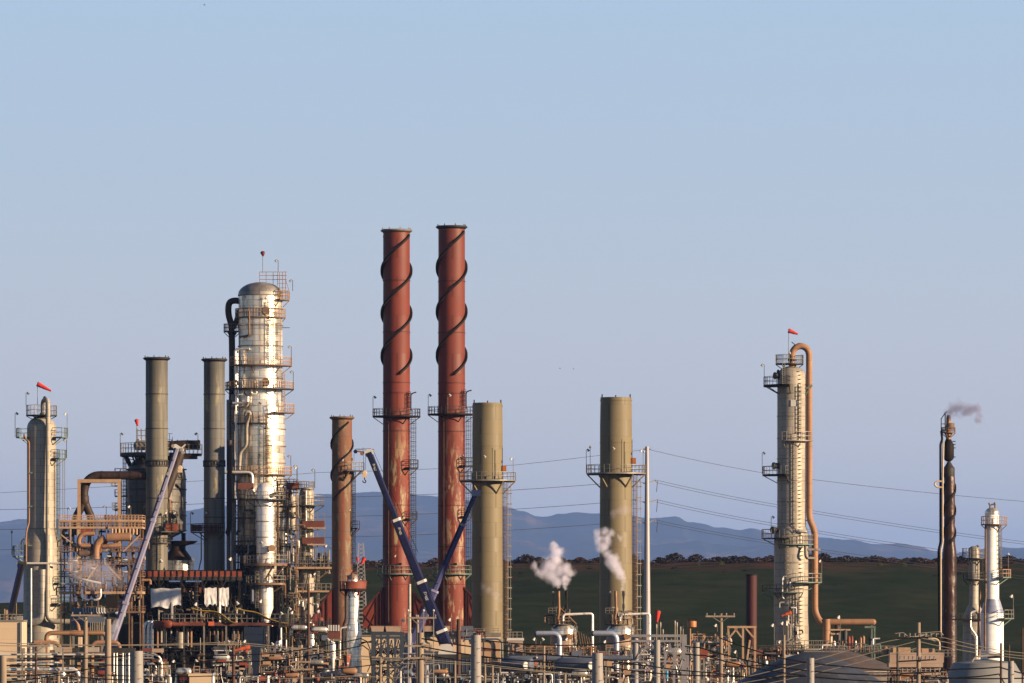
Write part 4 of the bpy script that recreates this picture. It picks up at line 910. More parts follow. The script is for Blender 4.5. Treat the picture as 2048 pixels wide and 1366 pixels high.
# ------------------------------------------------------------------ pole of the transmission line
t = T('transmission_pole', 'tall pale steel power pole with three pairs of arms right of the olive stack', 'power pole', 880, 1294)
t.add('shaft', MB().cyl(1294, 893, t.yg, 3.6, 0, 20, 8.4), 'monopole')
for (y, s, L) in ((962, -1, 22), (960, 1, 18), (1000, -1, 22), (999, 1, 22), (1042, -1, 22), (1040, 1, 16)):
    a = t.add('cross_arm', MB().bar((1294, y + 6, 0), (1294 + s * L, y, 0), 2.2), 'monopole')
    t.add('insulator', MB().cyl(1294 + s * L, y, y + 3, 1.6, 0, 10), 'ins', a)
t.add('cross_arm', MB().bar((1286, 898, 0), (1302, 898, 0), 1.6), 'monopole'); t.add('pole_lamp', MB().ball(1288, 904, -3, 2), 'white')
# dangling strings and jumpers right of the pole
for y in (962, 1002, 1043): t.add('insulator_string', MB().bar((1315, y, 0), (1313, y + 22, 0), 1.2), 'farwire')
def wire(label, D, pts, r, m, group, sag=0, d=0, D2=None, y=None):
    """an overhead wire hung in shallow arcs through the support points"""
    P = []; k = (D2 - D) if D2 else 0
    for i, (p, q) in enumerate(zip(pts, pts[1:])):
        n = 18; U_ = K * D
        for j in range(n + (1 if i == len(pts) - 2 else 0)):
            t_ = j / n; sg = sag * 4 * t_ * (1 - t_) * (q[0] - p[0]) / max(1, pts[-1][0] - pts[0][0]); P.append((p[0] + (q[0] - p[0]) * t_, p[1] + (q[1] - p[1]) * t_ + sg, d + k / U_ * (i + t_) / (len(pts) - 1)))
    return single('overhead_wire', label, 'wire', D, pts[0][0], 0, y or pts[0][1], MB().tube(P, r, 6), m, group)
G = 'far power lines of the transmission pole'
fw = .42
wire('thin far power line rising from the left edge to the transmission pole top', 882, [(-300, 1000), (640, 945), (1030, 930), (1290, 899)], fw, 'farwire', G, 6)
wire('thin far power line sloping down to the right from the top of the transmission pole', 882, [(1298, 899), (1540, 948), (2300, 1020)], fw, 'farwire', G, 10)
for (a, b_, L) in (((-300, 1020), (1272, 962), 'upper'), ((-300, 1060), (1272, 1000), 'middle'), ((-300, 1100), (1272, 1042), 'lowest')):
    wire(L + ' one of three dark power lines crossing behind the red stacks to the pole', 882, [a, (640, (a[1] + b_[1]) / 2 + 4), b_], fw + .1, 'farwire', G, 14)
for (y0, y1, L) in ((960, 1112, 'upper'), (999, 1150, 'middle'), (1040, 1178, 'lowest')):
    for o_ in (0, 5): wire(('first' if o_ == 0 else 'second') + ' strand, ' + L + ' line pair sloping down right from transmission pole', 882, [(1312, y0 + o_), (1560, y0 + (y1 - y0) * .33 + o_), (2300, y1 + o_)], fw, 'farwire', G, 9)

# ------------------------------------------------------------------ twin drums with steam vents
for n_, (x, r, D, lab) in enumerate(((1127, 26, 770, 'silver domed drum with rusty vent pipes, between the two olive stacks'), (1241, 28, 735, 'silver domed drum with vent pipes in front of the right olive stack'))):
    t = T('blowdown_drum', lab, 'vessel', D, x, group='domed drums venting steam'); xo = x - 1127
    t.add('shell', MB().lathe(x, dome(x, r, 1247, 1262) + [(r, 1300), (r - 6, 1316), (r - 6, t.yg)], 0, 36), 'silver')
    t.add('cladding_band', MB().lathe(x, [(r + .6, 1268), (r + .6, 1290)], 0, 36, cap=False), 'pinkbox')
    t.add('vent_pipe', MB().tube([(x - 8, 1256, -12), (x - 12, 1236, -14), (x - 9, 1225, -14), (x - 10, 1182, -14)], 3.0, 12, 8), 'coppery')
    t.add('vent_pipe', MB().tube([(x - 21, 1246, -8), (x - 21, 1186, -8)], 1.3, 8), 'oldbrown'); t.add('vent_cap', MB().ball(x - 21, 1185, -8, 2.2), 'white')
    s_ = t.add('safety_valve', MB().lathe(x + 6, [(2.6, 1182), (3, 1190), (2, 1195), (1.4, 1206), (2.2, 1208), (2.8, 1214), (1.4, 1222), (2.4, 1228), (1.6, 1240), (1.6, 1254)], -8, 12), 'blacksteel' if n_ == 0 else 'darksteel')
    t.add('outlet_pipe', MB().tube([(x - 1, 1242, -14), (x - 1, 1229, -14), (x + 58, 1227, -14), (x + 58, 1440, -14)], 2.4, 10, 6), 'bright')
    t.add('stay', MB().bar((x - 8, 1214, -14), (x + 26, 1248, -10), 1.8).bar((x + 10, 1232, -14), (x + 24, 1246, -10), 1.6), 'coppery')
    platform(t, x - 8, 1248, 8, 24, -180, 10, -2, 12, 'darksteel', 'oldbrown', br=False); rplat(t, x - 30, x - 14, 1226, -20, -2, 'darksteel', 'steel', 10)
    cluster(t, x - 22, x + 16, 1212, 1244, -18, 2, 22, 60 + n_, ('oldbrown', 'darksteel', 'coppery', 'steel', 'greytan'), .8, 1.9, .5)
    t.add('manway', MB().hlathe((x + 11, 1273, -r + 2), (x + 12, 1273, -r - 6), [(0, 5), (.6, 5), (.6, 6), (1, 6)], 18), 'coppery')
    rplat(t, x - 30, x + 48, 1300, -34, 12, 'darksteel', 'tanframe', 10)
    for cx in (-28, 46): t.add('column', MB().box(x + cx - 1.4, x + cx + 1.4, 1300, t.yg, -33, -31), 'tanframe')
    b = MB()
    for q in range(5): b.bar((x + 30 + q * 5, 1262 + q * 3, -24), (x + 36 + q * 5, 1300, -24), 1.4)
    t.add('raking_strut', b, 'oldbrown')
    ladder(t, x + 24, 1250, 1300, -20, 4.5)
    c = T('downcomer_pipe', ('large blue white elbow pipe dropping in front of the left drum', 'large blue white elbow pipe dropping in front of the right drum')[n_], 'pipe', 700, x - 6, group='large elbow pipes before the drums')
    c.add('elbow', MB().tube([(x - 54, 1267, 4), (x - 8, 1267, 0), (x - 8, 1440, 0)], 5.2 + .6 * n_, 18, 15), 'elbow')
    c.add('end_cap', MB().ball(x - 54, 1267, 4, 5.4 + .6 * n_, 14), 'bluegrey')

# ------------------------------------------------------------------ dark oxide stack
t = T('chimney_stack', 'plain dark oxide red open pipe stack standing alone before the green hill', 'chimney', 860, 1503)
t.add('shaft', MB().lathe(1503, [(9.6, 1176), (9.6, 1150), (11, 1149), (11, 1165), (11, t.yg)], 0, 28), 'darkred'); t.add('rim', MB().lathe(1503, [(10.8, 1148.5), (11.6, 1148.5), (11.6, 1151), (10.8, 1151)], 0, 28), 'blacksteel')

# ------------------------------------------------------------------ right-hand column with looping overhead pipe
t = T('distillation_column', 'pale column with looping orange overhead pipe, right of centre', 'column', 775, 1583)
g = t.yg; x = 1583
t.add('shell', MB().lathe(x, dome(x, 28.5, 732, 752) + [(28.5, 1052), (35, 1070), (35, 1280), (37, g)], 0, 48), 'greytan')
rings(t, x, (786, 832, 876, 917, 961, 1003, 1047), 28.6, m='steel', h=1.2); rings(t, x, (1125, 1178, 1210), 35, m='steel', h=1.4)
ov = t.add('overhead_pipe', MB().tube([(1584, 736, -4), (1584, 700, -4), (1601, 690, -4), (1618, 700, -4), (1618, 1038, -8), (1629, 1062, -10), (1629, 1225, -14), (1640, 1245, -16), (1658, 1250, -16)], 6.4, 18, 13), 'tan')
for y in (768, 880, 1040): flange(t, (1618, y, -6), (1618, y + 2, -6), 7.4, 'tan', ov)
flange(t, (1584, 718, -4), (1584, 722, -4), 8.2, 'brown', ov)
t.add('transfer_pipe', MB().tube([(1656, 1244, -16), (1745, 1244, -16)], 6.4, 18), 'tan'); t.add('pipe_end', MB().ball(1745, 1244, -16, 6.4, 16), 'tan')
t.add('suction_drum', MB().cyl(1652, 1238, g, 7.6, -18, 22), 'tan'); t.add('support_bracket', MB().bar((1610, 778, -10), (1624, 772, -10), 3).bar((1611, 790, -10), (1622, 774, -10), 2), 'greensteel')
t.add('pipe_clamp', MB().box(1614, 1640, 1097, 1101, -18, -16).box(1612, 1632, 1114, 1118, -18, -16), 'greytan')
t.add('trestle', MB().box(1741, 1744, 1250, g, -20, -17).box(1728, 1750, 1252, 1256, -22, -10).box(1747, 1750, 1256, g, -12, -9), 'greensteel')
platform(t, x - 4, 727, 8, 28, rh=17, m='darksteel', rm='steel', post=6)
platform(t, x, 770, 28.5, 56, 150, 262, rh=16, m='blacksteel', rm='darksteel', th=4); platform(t, x, 881, 28.5, 42, -120, -10, rh=17, m='steel', rm='greytan'); platform(t, x, 949, 28.5, 58, 160, 255, rh=16, m='blacksteel', rm='steel', th=3.4)
platform(t, x, 1076, 30, 60, 160, 262, rh=17, m='darksteel', rm='steel'); platform(t, x, 1088, 35, 46, -130, 5, rh=18, m='greensteel', rm='steel', post=6); platform(t, x, 1164, 35, 61, -85, 12, rh=17, m='greensteel', rm='steel'); platform(t, x, 1184, 35, 59, 165, 290, rh=14, m='greensteel', rm='darksteel')
rplat(t, 1550, 1660, 1297, -60, 10, 'greytan', 'steel', 16, 3)
ladder(t, 1597, 770, 881, -27, 5); ladder(t, 1587, 881, 1085, -31, 5, m='steel'); ladder(t, 1571, 1090, 1184, -37, 5); ladder(t, 1592, 1184, 1297, -38, 6, m='darksteel'); ladder(t, 1566, 728, 770, -26, 5, False, 'greytan')
b = MB(); y = 742
while y < 1290: b.box(1598 if y < 1055 else 1599, 1603.5 if y < 1055 else 1605, y, y + .9, -28.6 if y < 1055 else -35, -24); y += 8.2
t.add('step_rungs', b, 'cream')
t.add('nameplate', MB().box(1580, 1594, 801, 814, -29.6, -28.9), 'white')
t.add('manway', MB().hlathe((1557, 752, -10), (1548, 752, -14), [(0, 6), (.7, 6), (.7, 7), (1, 7)]), 'darksteel'); t.add('manway', MB().hlathe((1556, 932, -10), (1545, 932, -14), [(0, 6), (.7, 6), (.7, 7), (1, 7)]), 'darksteel')
t.add('manway', MB().hlathe((1552, 1060, -14), (1543, 1060, -20), [(0, 5), (.6, 6), (.7, 7), (1, 7)]), 'darksteel'); t.add('relief_valve', MB().hlathe((1590, 1062, -34), (1612, 1064, -36), [(0, 2), (.2, 3.6), (.8, 3.6), (1, 2)]), 'silver')
t.add('draw_pipe', MB().tube([(1608, 1092, -36), (1608, 1112, -40), (1612, 1118, -36)], 2.2, 8, 5), 'darksteel')
t.add('head_nozzle', MB().ball(1556, 744, -6, 3, ry=5), 'darksteel')
for (a, c, e, s, m) in ((1528, 770, 730, -1, 'darksteel'), (1524, 949, 906, 1, 'darksteel'), (1542, 1076, 1034, 1, 'steel'), (1643, 1164, 1122, -1, 'steel'), (1546, 1297, 1250, -1, 'steel'), (1565, 1297, 1246, -1, 'steel'), (1579, 727, 706, 0, 'steel')): lamp(t, a, c, e, -8 if c < 1200 else -50, s, m, 1.3 if c > 1200 else 1)
t.add('lightning_head', MB().bar((1583, 684, -4), (1590, 690, -4), 1.6).box(1596, 1601, 686, 690, -6, -2), 'darksteel')
cluster(t, 1560, 1600, 1150, 1290, -44, -38, 30, 71, ('greytan', 'steel', 'bright', 'darksteel'), .7, 1.7, .3)
windsock('red windsock above the looping orange overhead pipe, tail down to the right', 788, 1577, 661, 727, 22, 20, 4.4, tilt=-.1)
windsock('orange windsock in front of the pale right column foot, tail down left', 690, 1584, 1224, 1300, 160, 22, 4.6, 'fabric_o', tilt=-.1)
windsock('red windsock drooping beside the tall steel transmission pole', 700, 1316, 1222, 1300, 96, 23, 5.2, tilt=-.25)
windsock('orange windsock low over the wires before the grey drum, tail to the left', 640, 502, 1293, 1390, 166, 36, 5.2, 'fabric_o', tilt=-.1)

# ------------------------------------------------------------------ scorched flare stack
t = T('flare_stack', 'scorched dark brown flare stack with smoking tip near the right edge', 'flare', 800, 1897)
g = t.yg; x = 1899
b = MB().lathe(x, [(10, 950), (11, 958)] + [(11, y) for y in range(966, 1085, 5)] + [(11, 1085), (13.5, 1102)] + [(14, y) for y in range(1108, 1240, 6)] + [(14, 1240), (15, 1250), (15, g)], 0, 32)
for k, p in enumerate(b.v):
    q = 1 + .085 * noise.noise(Vector((p[0] * .13, p[1] * .07, p[2] * .13))) + .03 * noise.noise(Vector((p[0] * .4, p[1] * .3, p[2] * .4))); b.v[k] = (x + (p[0] - x) * q, p[1], p[2] * q)
t.add('shaft', b, 'flare')
t.add('molecular_seal', MB().lathe(x - 1, [(3, 923), (8, 932), (11.5, 936), (11.5, 950), (10, 956)], 0, 30), 'darksteel')
t.add('seal_drum', MB().lathe(x - 2, [(5, 878), (8, 884), (11, 890), (11, 916), (8, 920), (4, 923)], 0, 30), 'blacksteel')
t.add('tip_riser', MB().lathe(x - 2, [(3.6, 830), (4.6, 836), (5, 850), (6, 854), (6, 862), (4.6, 866), (5.4, 880)], 0, 24), 'coppery')
t.add('wind_shield', MB().sector(x + 1, 846, 858, 8, 9, -110, 20), 'oldbrown')
b = MB().bar((1882, 838, -4), (1890, 826, -4), 1.6).bar((1882, 838, -4), (1882, 862, -4), 1.6).bar((1890, 826, -4), (1890, 862, -4), 2).bar((1882, 862, -4), (1890, 862, -4), 2).bar((1882, 848, -4), (1890, 848, -4), 1.4).bar((1894, 823, -4), (1888, 828, -4), 2)
t.add('pilot_frame', b, 'blacksteel'); platform(t, x - 2, 864, 5, 14, rh=9, m='oldbrown', rm='oldbrown', post=5)
t.add('pilot_line', MB().tube([(1882, 862, -6), (1884, 880, -8), (1880, 888, -10), (1880, 960, -12), (1880, 1085, -12), (1876, 1100, -14), (1878, 1280, -14), (1878, 1440, -14)], 2.4, 10, 6), 'blacksteel')
t.add('steam_line', MB().tube([(1886, 884, -12), (1884, 962, -15), (1884, 1086, -15), (1880, 1102, -17), (1880, 1270, -17)], 1.7, 8, 5), 'cream')
t.add('expansion_loop', MB().tube([(1883, 963, -15), (1872, 963, -15), (1867, 968, -15), (1872, 975, -15), (1883, 975, -15)], 1.7, 8, 4), 'cream')
spiral(t, x, 970, 1085, 10.6, 1.3, .4, w=3.0, th=3.5, m='blacksteel'); spiral(t, x, 970, 1085, 10.6, 1.3, .4 + math.pi, w=3.0, th=3.5, m='blacksteel')
rings(t, x, (1170, 1204, 1230), 14, m='flare', h=1.4); b = MB()
for y in (882, 888, 895, 913): b.box(1905, 1911, y, y + 1.6, -3, 1)
t.add('nozzle', b, 'blacksteel')

# ------------------------------------------------------------------ white tower and the small grey column at the right edge
t = T('white_column', 'bright white tower with conical blue shoulder at the right edge', 'column', 770, 1984)
x = 1984
t.add('shell', MB().lathe(x, dome(x, 14, 1016, 1026) + [(14, 1198), (23, 1226), (23.5, t.yg)], 0, 40), 'whitecol'); t.add('shoulder', MB().lathe(x + .5, [(14.6, 1198), (23.6, 1226)], 0, 40, cap=False), 'elbow')
t.add('top_head', MB().lathe(x, dome(x, 14.5, 1015, 1026) + [(14.5, 1030)], 0, 36), 'silver')
platform(t, x + 4, 1048, 12, 26, rh=15, m='oldbrown', rm='tanframe'); platform(t, x, 1154, 14, 38, -60, 25, rh=15, m='greensteel', rm='tanframe'); platform(t, x, 1236, 23, 44, -60, 20, rh=16, m='greensteel', rm='steel')
t.add('relief_piping', MB().tube([(1980, 1020, 0), (1980, 1010, 0), (1990, 1008, 0), (1990, 1020, 0)], 1.6, 8, 3), 'oldbrown'); t.add('relief_valve', MB().ball(1979, 1008, 0, 2.6).ball(1990, 1007, 0, 2.8), 'steel')
t.add('side_pipe', MB().tube([(1970, 1048, -12), (1970, 1195, -14), (1968, 1210, -20), (1968, 1300, -22)], 2.0, 8, 6), 'oldbrown'); t.add('side_pipe', MB().tube([(1962, 1160, -8), (1956, 1240, -14), (1958, 1300, -16)], 1.8, 8, 6), 'tan')
lamp(t, 2026, 1236, 1192, -8, -1, 'steel', 1.3); lamp(t, 2016, 1154, 1108, -8, 0, 'steel', 1)
ladder(t, 1999, 1050, 1154, -10, 4.5, m='steel')
t = T('small_column', 'small grey column with double ring decks, left of the white tower', 'column', 790, 1948)
t.add('shell', MB().lathe(1948, dome(1948, 11, 1092, 1099) + [(11, 1165), (9, 1166), (9, 1205), (22, 1232), (24, t.yg)], 0, 32), 'greytan')
platform(t, 1948, 1116, 11, 24, rh=19, m='darksteel', rm='steel'); platform(t, 1948, 1158, 11, 22, rh=12, m='darksteel', rm='darksteel')
rplat(t, 1904, 1966, 1238, -28, 10, 'blacksteel', 'darksteel', 10); t.add('bypass_pipe', MB().tube([(1950, 1222, -26), (1939, 1224, -26), (1939, 1256, -26), (1951, 1272, -26), (1951, 1316, -26)], 1.9, 8, 6), 'bright')
t.add('bypass_pipe', MB().tube([(1957, 1195, -20), (1957, 1310, -24)], 1.8, 8), 'coppery'); ladder(t, 1962, 1116, 1158, -12, 4, m='darksteel'); lamp(t, 1950, 1116, 1092, -20, 1)

# ------------------------------------------------------------------ mobile cranes
def rotbox(p, q, w, h, m0=None):
    """boom section with chamfered box profile between p and q, width w in the picture plane, depth h"""
    p = Vector(p); q = Vector(q); a = (q - p).normalized(); u = a.cross(Vector((0, 0, 1))).normalized(); t_ = a.cross(u).normalized()
    oc = [(-.5, -.3), (-.3, -.5), (.3, -.5), (.5, -.3), (.5, .3), (.3, .5), (-.3, .5), (-.5, .3)]
    b = MB(); v = [e + u * (i * w) + t_ * (j * h) for e in (p, q) for i, j in oc]
    return b._add(v, [tuple(range(8)), tuple(range(8, 16))] + [(k, (k + 1) % 8, (k + 1) % 8 + 8, k + 8) for k in range(8)])
def lettering(t, parent, text, x, y, d, size, ang, m):
    cu = bpy.data.curves.new('lettering', 'FONT'); cu.body = text; cu.size = size * t.U; cu.extrude = .02; cu.align_x = 'CENTER'; cu.align_y = 'CENTER'; cu.shear = .25
    tmp = bpy.data.objects.new('tmp', cu); COL.objects.link(tmp); dg = bpy.context.evaluated_depsgraph_get(); me = bpy.data.meshes.new_from_object(tmp.evaluated_get(dg)); bpy.data.objects.remove(tmp)
    o = bpy.data.objects.new('lettering', me); COL.objects.link(o); me.materials.clear(); me.materials.append(M[m]); o.parent = parent
    o.location = t.fn((x, y, d)); o.rotation_euler = (R(90), -R(ang) * -1, 0); return o
def crane(label, D, tip, foot, secs, mats, hook=None, text=None, jib=None):
    """secs: list of (share along boom from the tip, width)"""
    t = T('mobile_crane', label, 'crane', D, foot[0], group='telescopic cranes')
    tip = Vector((*tip, 0)); foot = Vector((*foot, 0)); a = foot - tip; last = None
    for i, (s0, w_) in enumerate(secs):
        s1 = secs[i + 1][0] if i + 1 < len(secs) else 1
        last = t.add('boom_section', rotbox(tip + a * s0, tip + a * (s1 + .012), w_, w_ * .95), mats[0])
        # dark strip paints shade on the left edge; collar where the next section starts
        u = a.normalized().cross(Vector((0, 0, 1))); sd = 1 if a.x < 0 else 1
        t.add('shade_strip', MB().bar(tip + a * s0 + u * (w_ * -.33) + Vector((0, 0, -w_ * .42)), tip + a * s1 + u * (w_ * -.33) + Vector((0, 0, -w_ * .42)), w_ * .34, 1.6), mats[1], last)
        for q in (.25, .6, .9):
            c = tip + a * (s0 + (s1 - s0) * q); t.add('boom_pin', MB().hlathe((c.x, c.y, -w_ * .5 - .8), (c.x, c.y, -w_ * .4), [(0, 1.2), (1, 1.2)], 10), 'blacksteel', last)
        if i: t.add('boom_collar', rotbox(tip + a * (s0 - .002), tip + a * (s0 + .012), w_ * 1.12, w_ * 1.1), mats[2], last)
    if text:
        ang = math.degrees(math.atan2(a.y, a.x))
        for s_, sz in text:
            p = tip + a * s_; w_ = [w for q, w in secs if q <= s_][-1]
            o = lettering(t, last, 'Bragg', p.x, p.y, -w_ * .475 - .5, sz, ang, 'white')
    h = t.add('boom_head', MB().box(tip.x - 9, tip.x + 9, tip.y - 5, tip.y + 7, -5, 5), mats[2]) if jib is None else jib(t, tip)
    if hook:
        (hx, hy) = hook
        hk = t.add('hook_block', MB().hlathe((hx, hy, -3), (hx, hy, 3), [(0, 4), (.2, 5.2), (.8, 5.2), (1, 4)], 16).box(hx - 4.5, hx + 4.5, hy, hy + 9, -2.6, 2.6), 'cream')
        t.add('hook', MB().tube([(hx, hy + 9, 0), (hx, hy + 13, 0), (hx + 3.4, hy + 16, 0), (hx + 1, hy + 20, 0), (hx - 3.4, hy + 18, 0), (hx - 3, hy + 15, 0)], 1.0, 8, 3), 'blacksteel', hk)
        t.add('hoist_rope', MB().bar((hx - 2, tip.y, 0), (hx - 1.6, hy, 0), .7).bar((hx + 2, tip.y, 0), (hx + 1.6, hy, 0), .7), 'cable', hk)
    # slewing platform and carrier
    g = t.yg; fx, fy = foot.x, foot.y
    t.add('superstructure', MB().prism([(fx - 12, fy - 3), (fx + 8, fy - 5), (fx + 16, fy + 12), (fx + 34, fy + 34), (fx + 40, g - 34), (fx - 26, g - 34), (fx - 20, fy + 30)], -14, 14), 'white' if mats[0] == 'navy' else mats[1])
    t.add('carrier', MB().prism([(fx - 70, g - 26), (fx - 60, g - 34), (fx - 40, g - 34), (fx - 38, g - 20), (fx + 70, g - 20), (fx + 70, g - 8), (fx - 72, g - 8)], -16, 16), mats[0])
    for wx in (-58, -40, -6, 12, 40, 56):
        for dd in (-16, 16): t.add('wheel', MB().hlathe((fx + wx, g - 7.2, dd - 2), (fx + wx, g - 7.2, dd + 2), [(0, 6.2), (.1, 7.2), (.9, 7.2), (1, 6.2)], 16), 'blacksteel')
    return t
def jib_left(t, tip):
    h = t.add('boom_head', MB().prism([(tip.x - 5, tip.y + 9), (tip.x - 10, tip.y - 1), (tip.x - 2, tip.y - 7), (tip.x + 9, tip.y - 5), (tip.x + 9, tip.y + 3)], -5, 5), 'white')
    t.add('jib_arm', MB().bar((tip.x - 6, tip.y, 0), (tip.x - 26, tip.y - 3, 0), 3).bar((tip.x - 4, tip.y - 5, 0), (tip.x - 24, tip.y - 6, 0), 1), 'oldbrown', h)
    for (sx, sy, m) in ((-27, -2, 'navy'), (-14, 2, 'coppery'), (8, -5, 'steel')): t.add('sheave', MB().hlathe((tip.x + sx, tip.y + sy, -4), (tip.x + sx, tip.y + sy, 4), [(0, 4), (.5, 3.2), (1, 4)] if sx != 8 else [(0, 2.4), (1, 2.4)], 14), m, h)
    t.add('guard_rail', MB().bar((tip.x - 28, tip.y - 7, 0), (tip.x + 4, tip.y - 8, 0), .8).bar((tip.x - 12, tip.y - 10, 0), (tip.x - 12, tip.y - 2, 0), .8), 'darksteel', h)
    t.add('hoist_rope', MB().bar((tip.x - 30, tip.y, 0), (tip.x - 30, 1104, 0), .6).bar((tip.x + 9, tip.y - 3, 0), (tip.x + 98, tip.y + 200, 6), .8), 'cable', h)
    return h
def jib_right(t, tip):
    h = t.add('boom_head', MB().prism([(tip.x - 10, tip.y - 7), (tip.x - 2, tip.y - 9), (tip.x + 14, tip.y + 1), (tip.x + 13, tip.y + 7), (tip.x + 2, tip.y + 5), (tip.x - 6, tip.y + 2)], -4, 4), 'white')
    t.add('jib_arm', MB().bar((tip.x + 8, tip.y, 0), (tip.x + 17, tip.y - 8, 0), 2.4), 'white', h)
    for (sx, sy) in ((-8, -5), (9, 2), (12, 8)): t.add('sheave', MB().hlathe((tip.x + sx, tip.y + sy, -5), (tip.x + sx, tip.y + sy, 5), [(0, 3.2), (1, 3.2)], 14), 'concrete', h)
    return h
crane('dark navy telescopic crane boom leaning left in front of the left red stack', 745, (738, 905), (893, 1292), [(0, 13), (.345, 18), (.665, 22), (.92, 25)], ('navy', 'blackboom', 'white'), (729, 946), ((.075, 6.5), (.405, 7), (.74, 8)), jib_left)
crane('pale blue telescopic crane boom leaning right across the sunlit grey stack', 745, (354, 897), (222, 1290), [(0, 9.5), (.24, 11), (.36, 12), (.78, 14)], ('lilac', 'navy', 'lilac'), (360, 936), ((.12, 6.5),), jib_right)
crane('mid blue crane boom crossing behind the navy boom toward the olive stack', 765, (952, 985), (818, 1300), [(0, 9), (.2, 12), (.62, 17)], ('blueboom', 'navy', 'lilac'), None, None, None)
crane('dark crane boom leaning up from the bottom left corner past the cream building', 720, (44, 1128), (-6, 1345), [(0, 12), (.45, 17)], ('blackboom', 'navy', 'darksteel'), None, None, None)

# ================================================================== ground level plant in front
def clutter(label, D, x0, x1, y0, seed, n, mats, fm='steel', cat='pipework', decks=(), d0=-30, d1=30, vessels=2, rmax=2.4, lamps=1, name='pipe_unit', boxes=0, horiz=.45, step=22, y1=1372):
    t = T(name, label, cat, D, (x0 + x1) / 2); g = t.yg; r = random.Random(seed); x = x0; n = min(98, int(n * 1.45)); hand = 0
    while x <= x1 + 1:
        for dd in (d0, d1): t.add('column', MB().box(x - 1.1, x + 1.1, y0, g, dd - 1.1, dd + 1.1), fm)
        x += (x1 - x0) / max(1, round((x1 - x0) / step))
    for y in decks: rplat(t, x0 - 1, x1 + 1, y, d0 - 1, d1 + 1, fm, fm, 9, 2, 7)
    for k in range(n):
        x = r.uniform(x0, x1); y = r.uniform(y0, y1); dd = r.uniform(d0 - 6, d1 * .2); R_ = r.uniform(.55, rmax * .75) if r.random() < .85 else rmax * 1.3; s = r.choice((-1, 1)); q = r.random()
        if q < horiz: L = r.uniform(14, min(70, (x1 - x0))); P = [(x, y, dd), (min(max(x + s * L, x0 - 4), x1 + 4), y, dd)]; P = P + [(P[1][0], y + r.uniform(8, 26), dd)] if r.random() < .6 else P
        elif q < .85: P = [(x, y, dd), (x, y + r.uniform(10, 44), dd), (x + s * r.uniform(3, 12), y + r.uniform(44, 50), dd)]
        else: P = [(x, y, dd - 8), (x + s * 7, y, dd), (x + s * 7, y + 14, dd)]
        if (Vector(P[0]) - Vector(P[1])).length < 2: continue
        p = t.add('pipe', MB().tube(P, R_, 8, 5), r.choice(mats))
        if r.random() < .35:
            c = Vector(P[0]) * .5 + Vector(P[1]) * .5
            t.add('valve', MB().ball(c.x, c.y, c.z - R_ * .6, R_ * 1.5, 8).bar((c.x, c.y, c.z), (c.x, c.y - R_ * 3.4, c.z), .9).box(c.x - 2, c.x + 2, c.y - R_ * 3.4 - .7, c.y - R_ * 3.4, c.z - 2, c.z + 2), r.choice(('steel', 'white', 'redsteel', 'darksteel')), p)
    for k in range(vessels):
        x = r.uniform(x0 + 8, x1 - 8); rr_ = r.uniform(4, 8); y = r.uniform(y0 + 8, y1 - 30)
        if r.random() < .5: t.add('vessel', MB().lathe(x, dome(x, rr_, y, y + rr_ * .6) + [(rr_, y + 60)], r.uniform(d0, 0), 20), r.choice(('silver', 'greytan', 'concrete', 'dull')))
        else: t.add('vessel', MB().hlathe((x - 16, y, d0 - 2), (x + 16, y, d0 - 2), [(0, rr_ * .3), (.08, rr_ * .85), (.16, rr_), (.84, rr_), (.92, rr_ * .85), (1, rr_ * .3)], 18), r.choice(('silver', 'dull', 'redsteel', 'tan')))
    for k in range(boxes):
        x = r.uniform(x0, x1 - 14); y = r.uniform(y0 + 4, y1 - 14); w_ = r.uniform(8, 24); t.add('equipment_box', MB().box(x, x + w_, y, y + r.uniform(7, 14), d0 - 3, d0 + 8), r.choice(('pinkbox', 'redsteel', 'dimred', 'bluegrey', 'tanframe')))
    for k in range(lamps):
        x = r.uniform(x0, x1); lamp(t, x, y0 + 10, y0 - r.uniform(8, 20), d0, r.choice((-1, 1)), 'steel', 1.2)
    return t
windsock('tiny dark red windsock on a thin mast above the tallest silver column', 806, 526, 506, 548, 80, 9, 4.2, 'fabric_d', d=-14, tilt=-.6)
MIX = ('steel', 'silver', 'bright', 'darksteel', 'oldbrown', 'greytan', 'white', 'tan')
DARK = ('darksteel', 'blacksteel', 'oldbrown', 'steel', 'silver', 'brown', 'greytan', 'bright')

t = T('storage_building', 'cream clad building with roof railing behind the dark boom at lower left', 'building', 700, -10)
t.add('wall', MB().box(-90, 46, 1243, t.yg, 0, 80), 'cream'); t.add('parapet', MB().box(-91, 47, 1240, 1244, -1, 81), 'steel'); t.add('corner_pipe', MB().tube([(44, 1244, -3), (44, t.yg, -3)], 1.6), 'white')
b = MB()
for x in range(-88, 48, 8): b.bar((x, 1241, 1), (x, 1229, 1), 1)
b.bar((-88, 1229, 1), (46, 1229, 1), 1.1).bar((-88, 1235, 1), (46, 1235, 1), .9)
t.add('railing', b, 'greytan'); t.add('roof_post', MB().box(8, 10, 1218, 1241, 4, 6).box(11, 15, 1220, 1241, 4, 8).box(32, 33, 1206, 1241, 4, 5), 'tanframe'); t.add('roof_unit', MB().box(20, 44, 1232, 1241, 8, 20), 'dull')

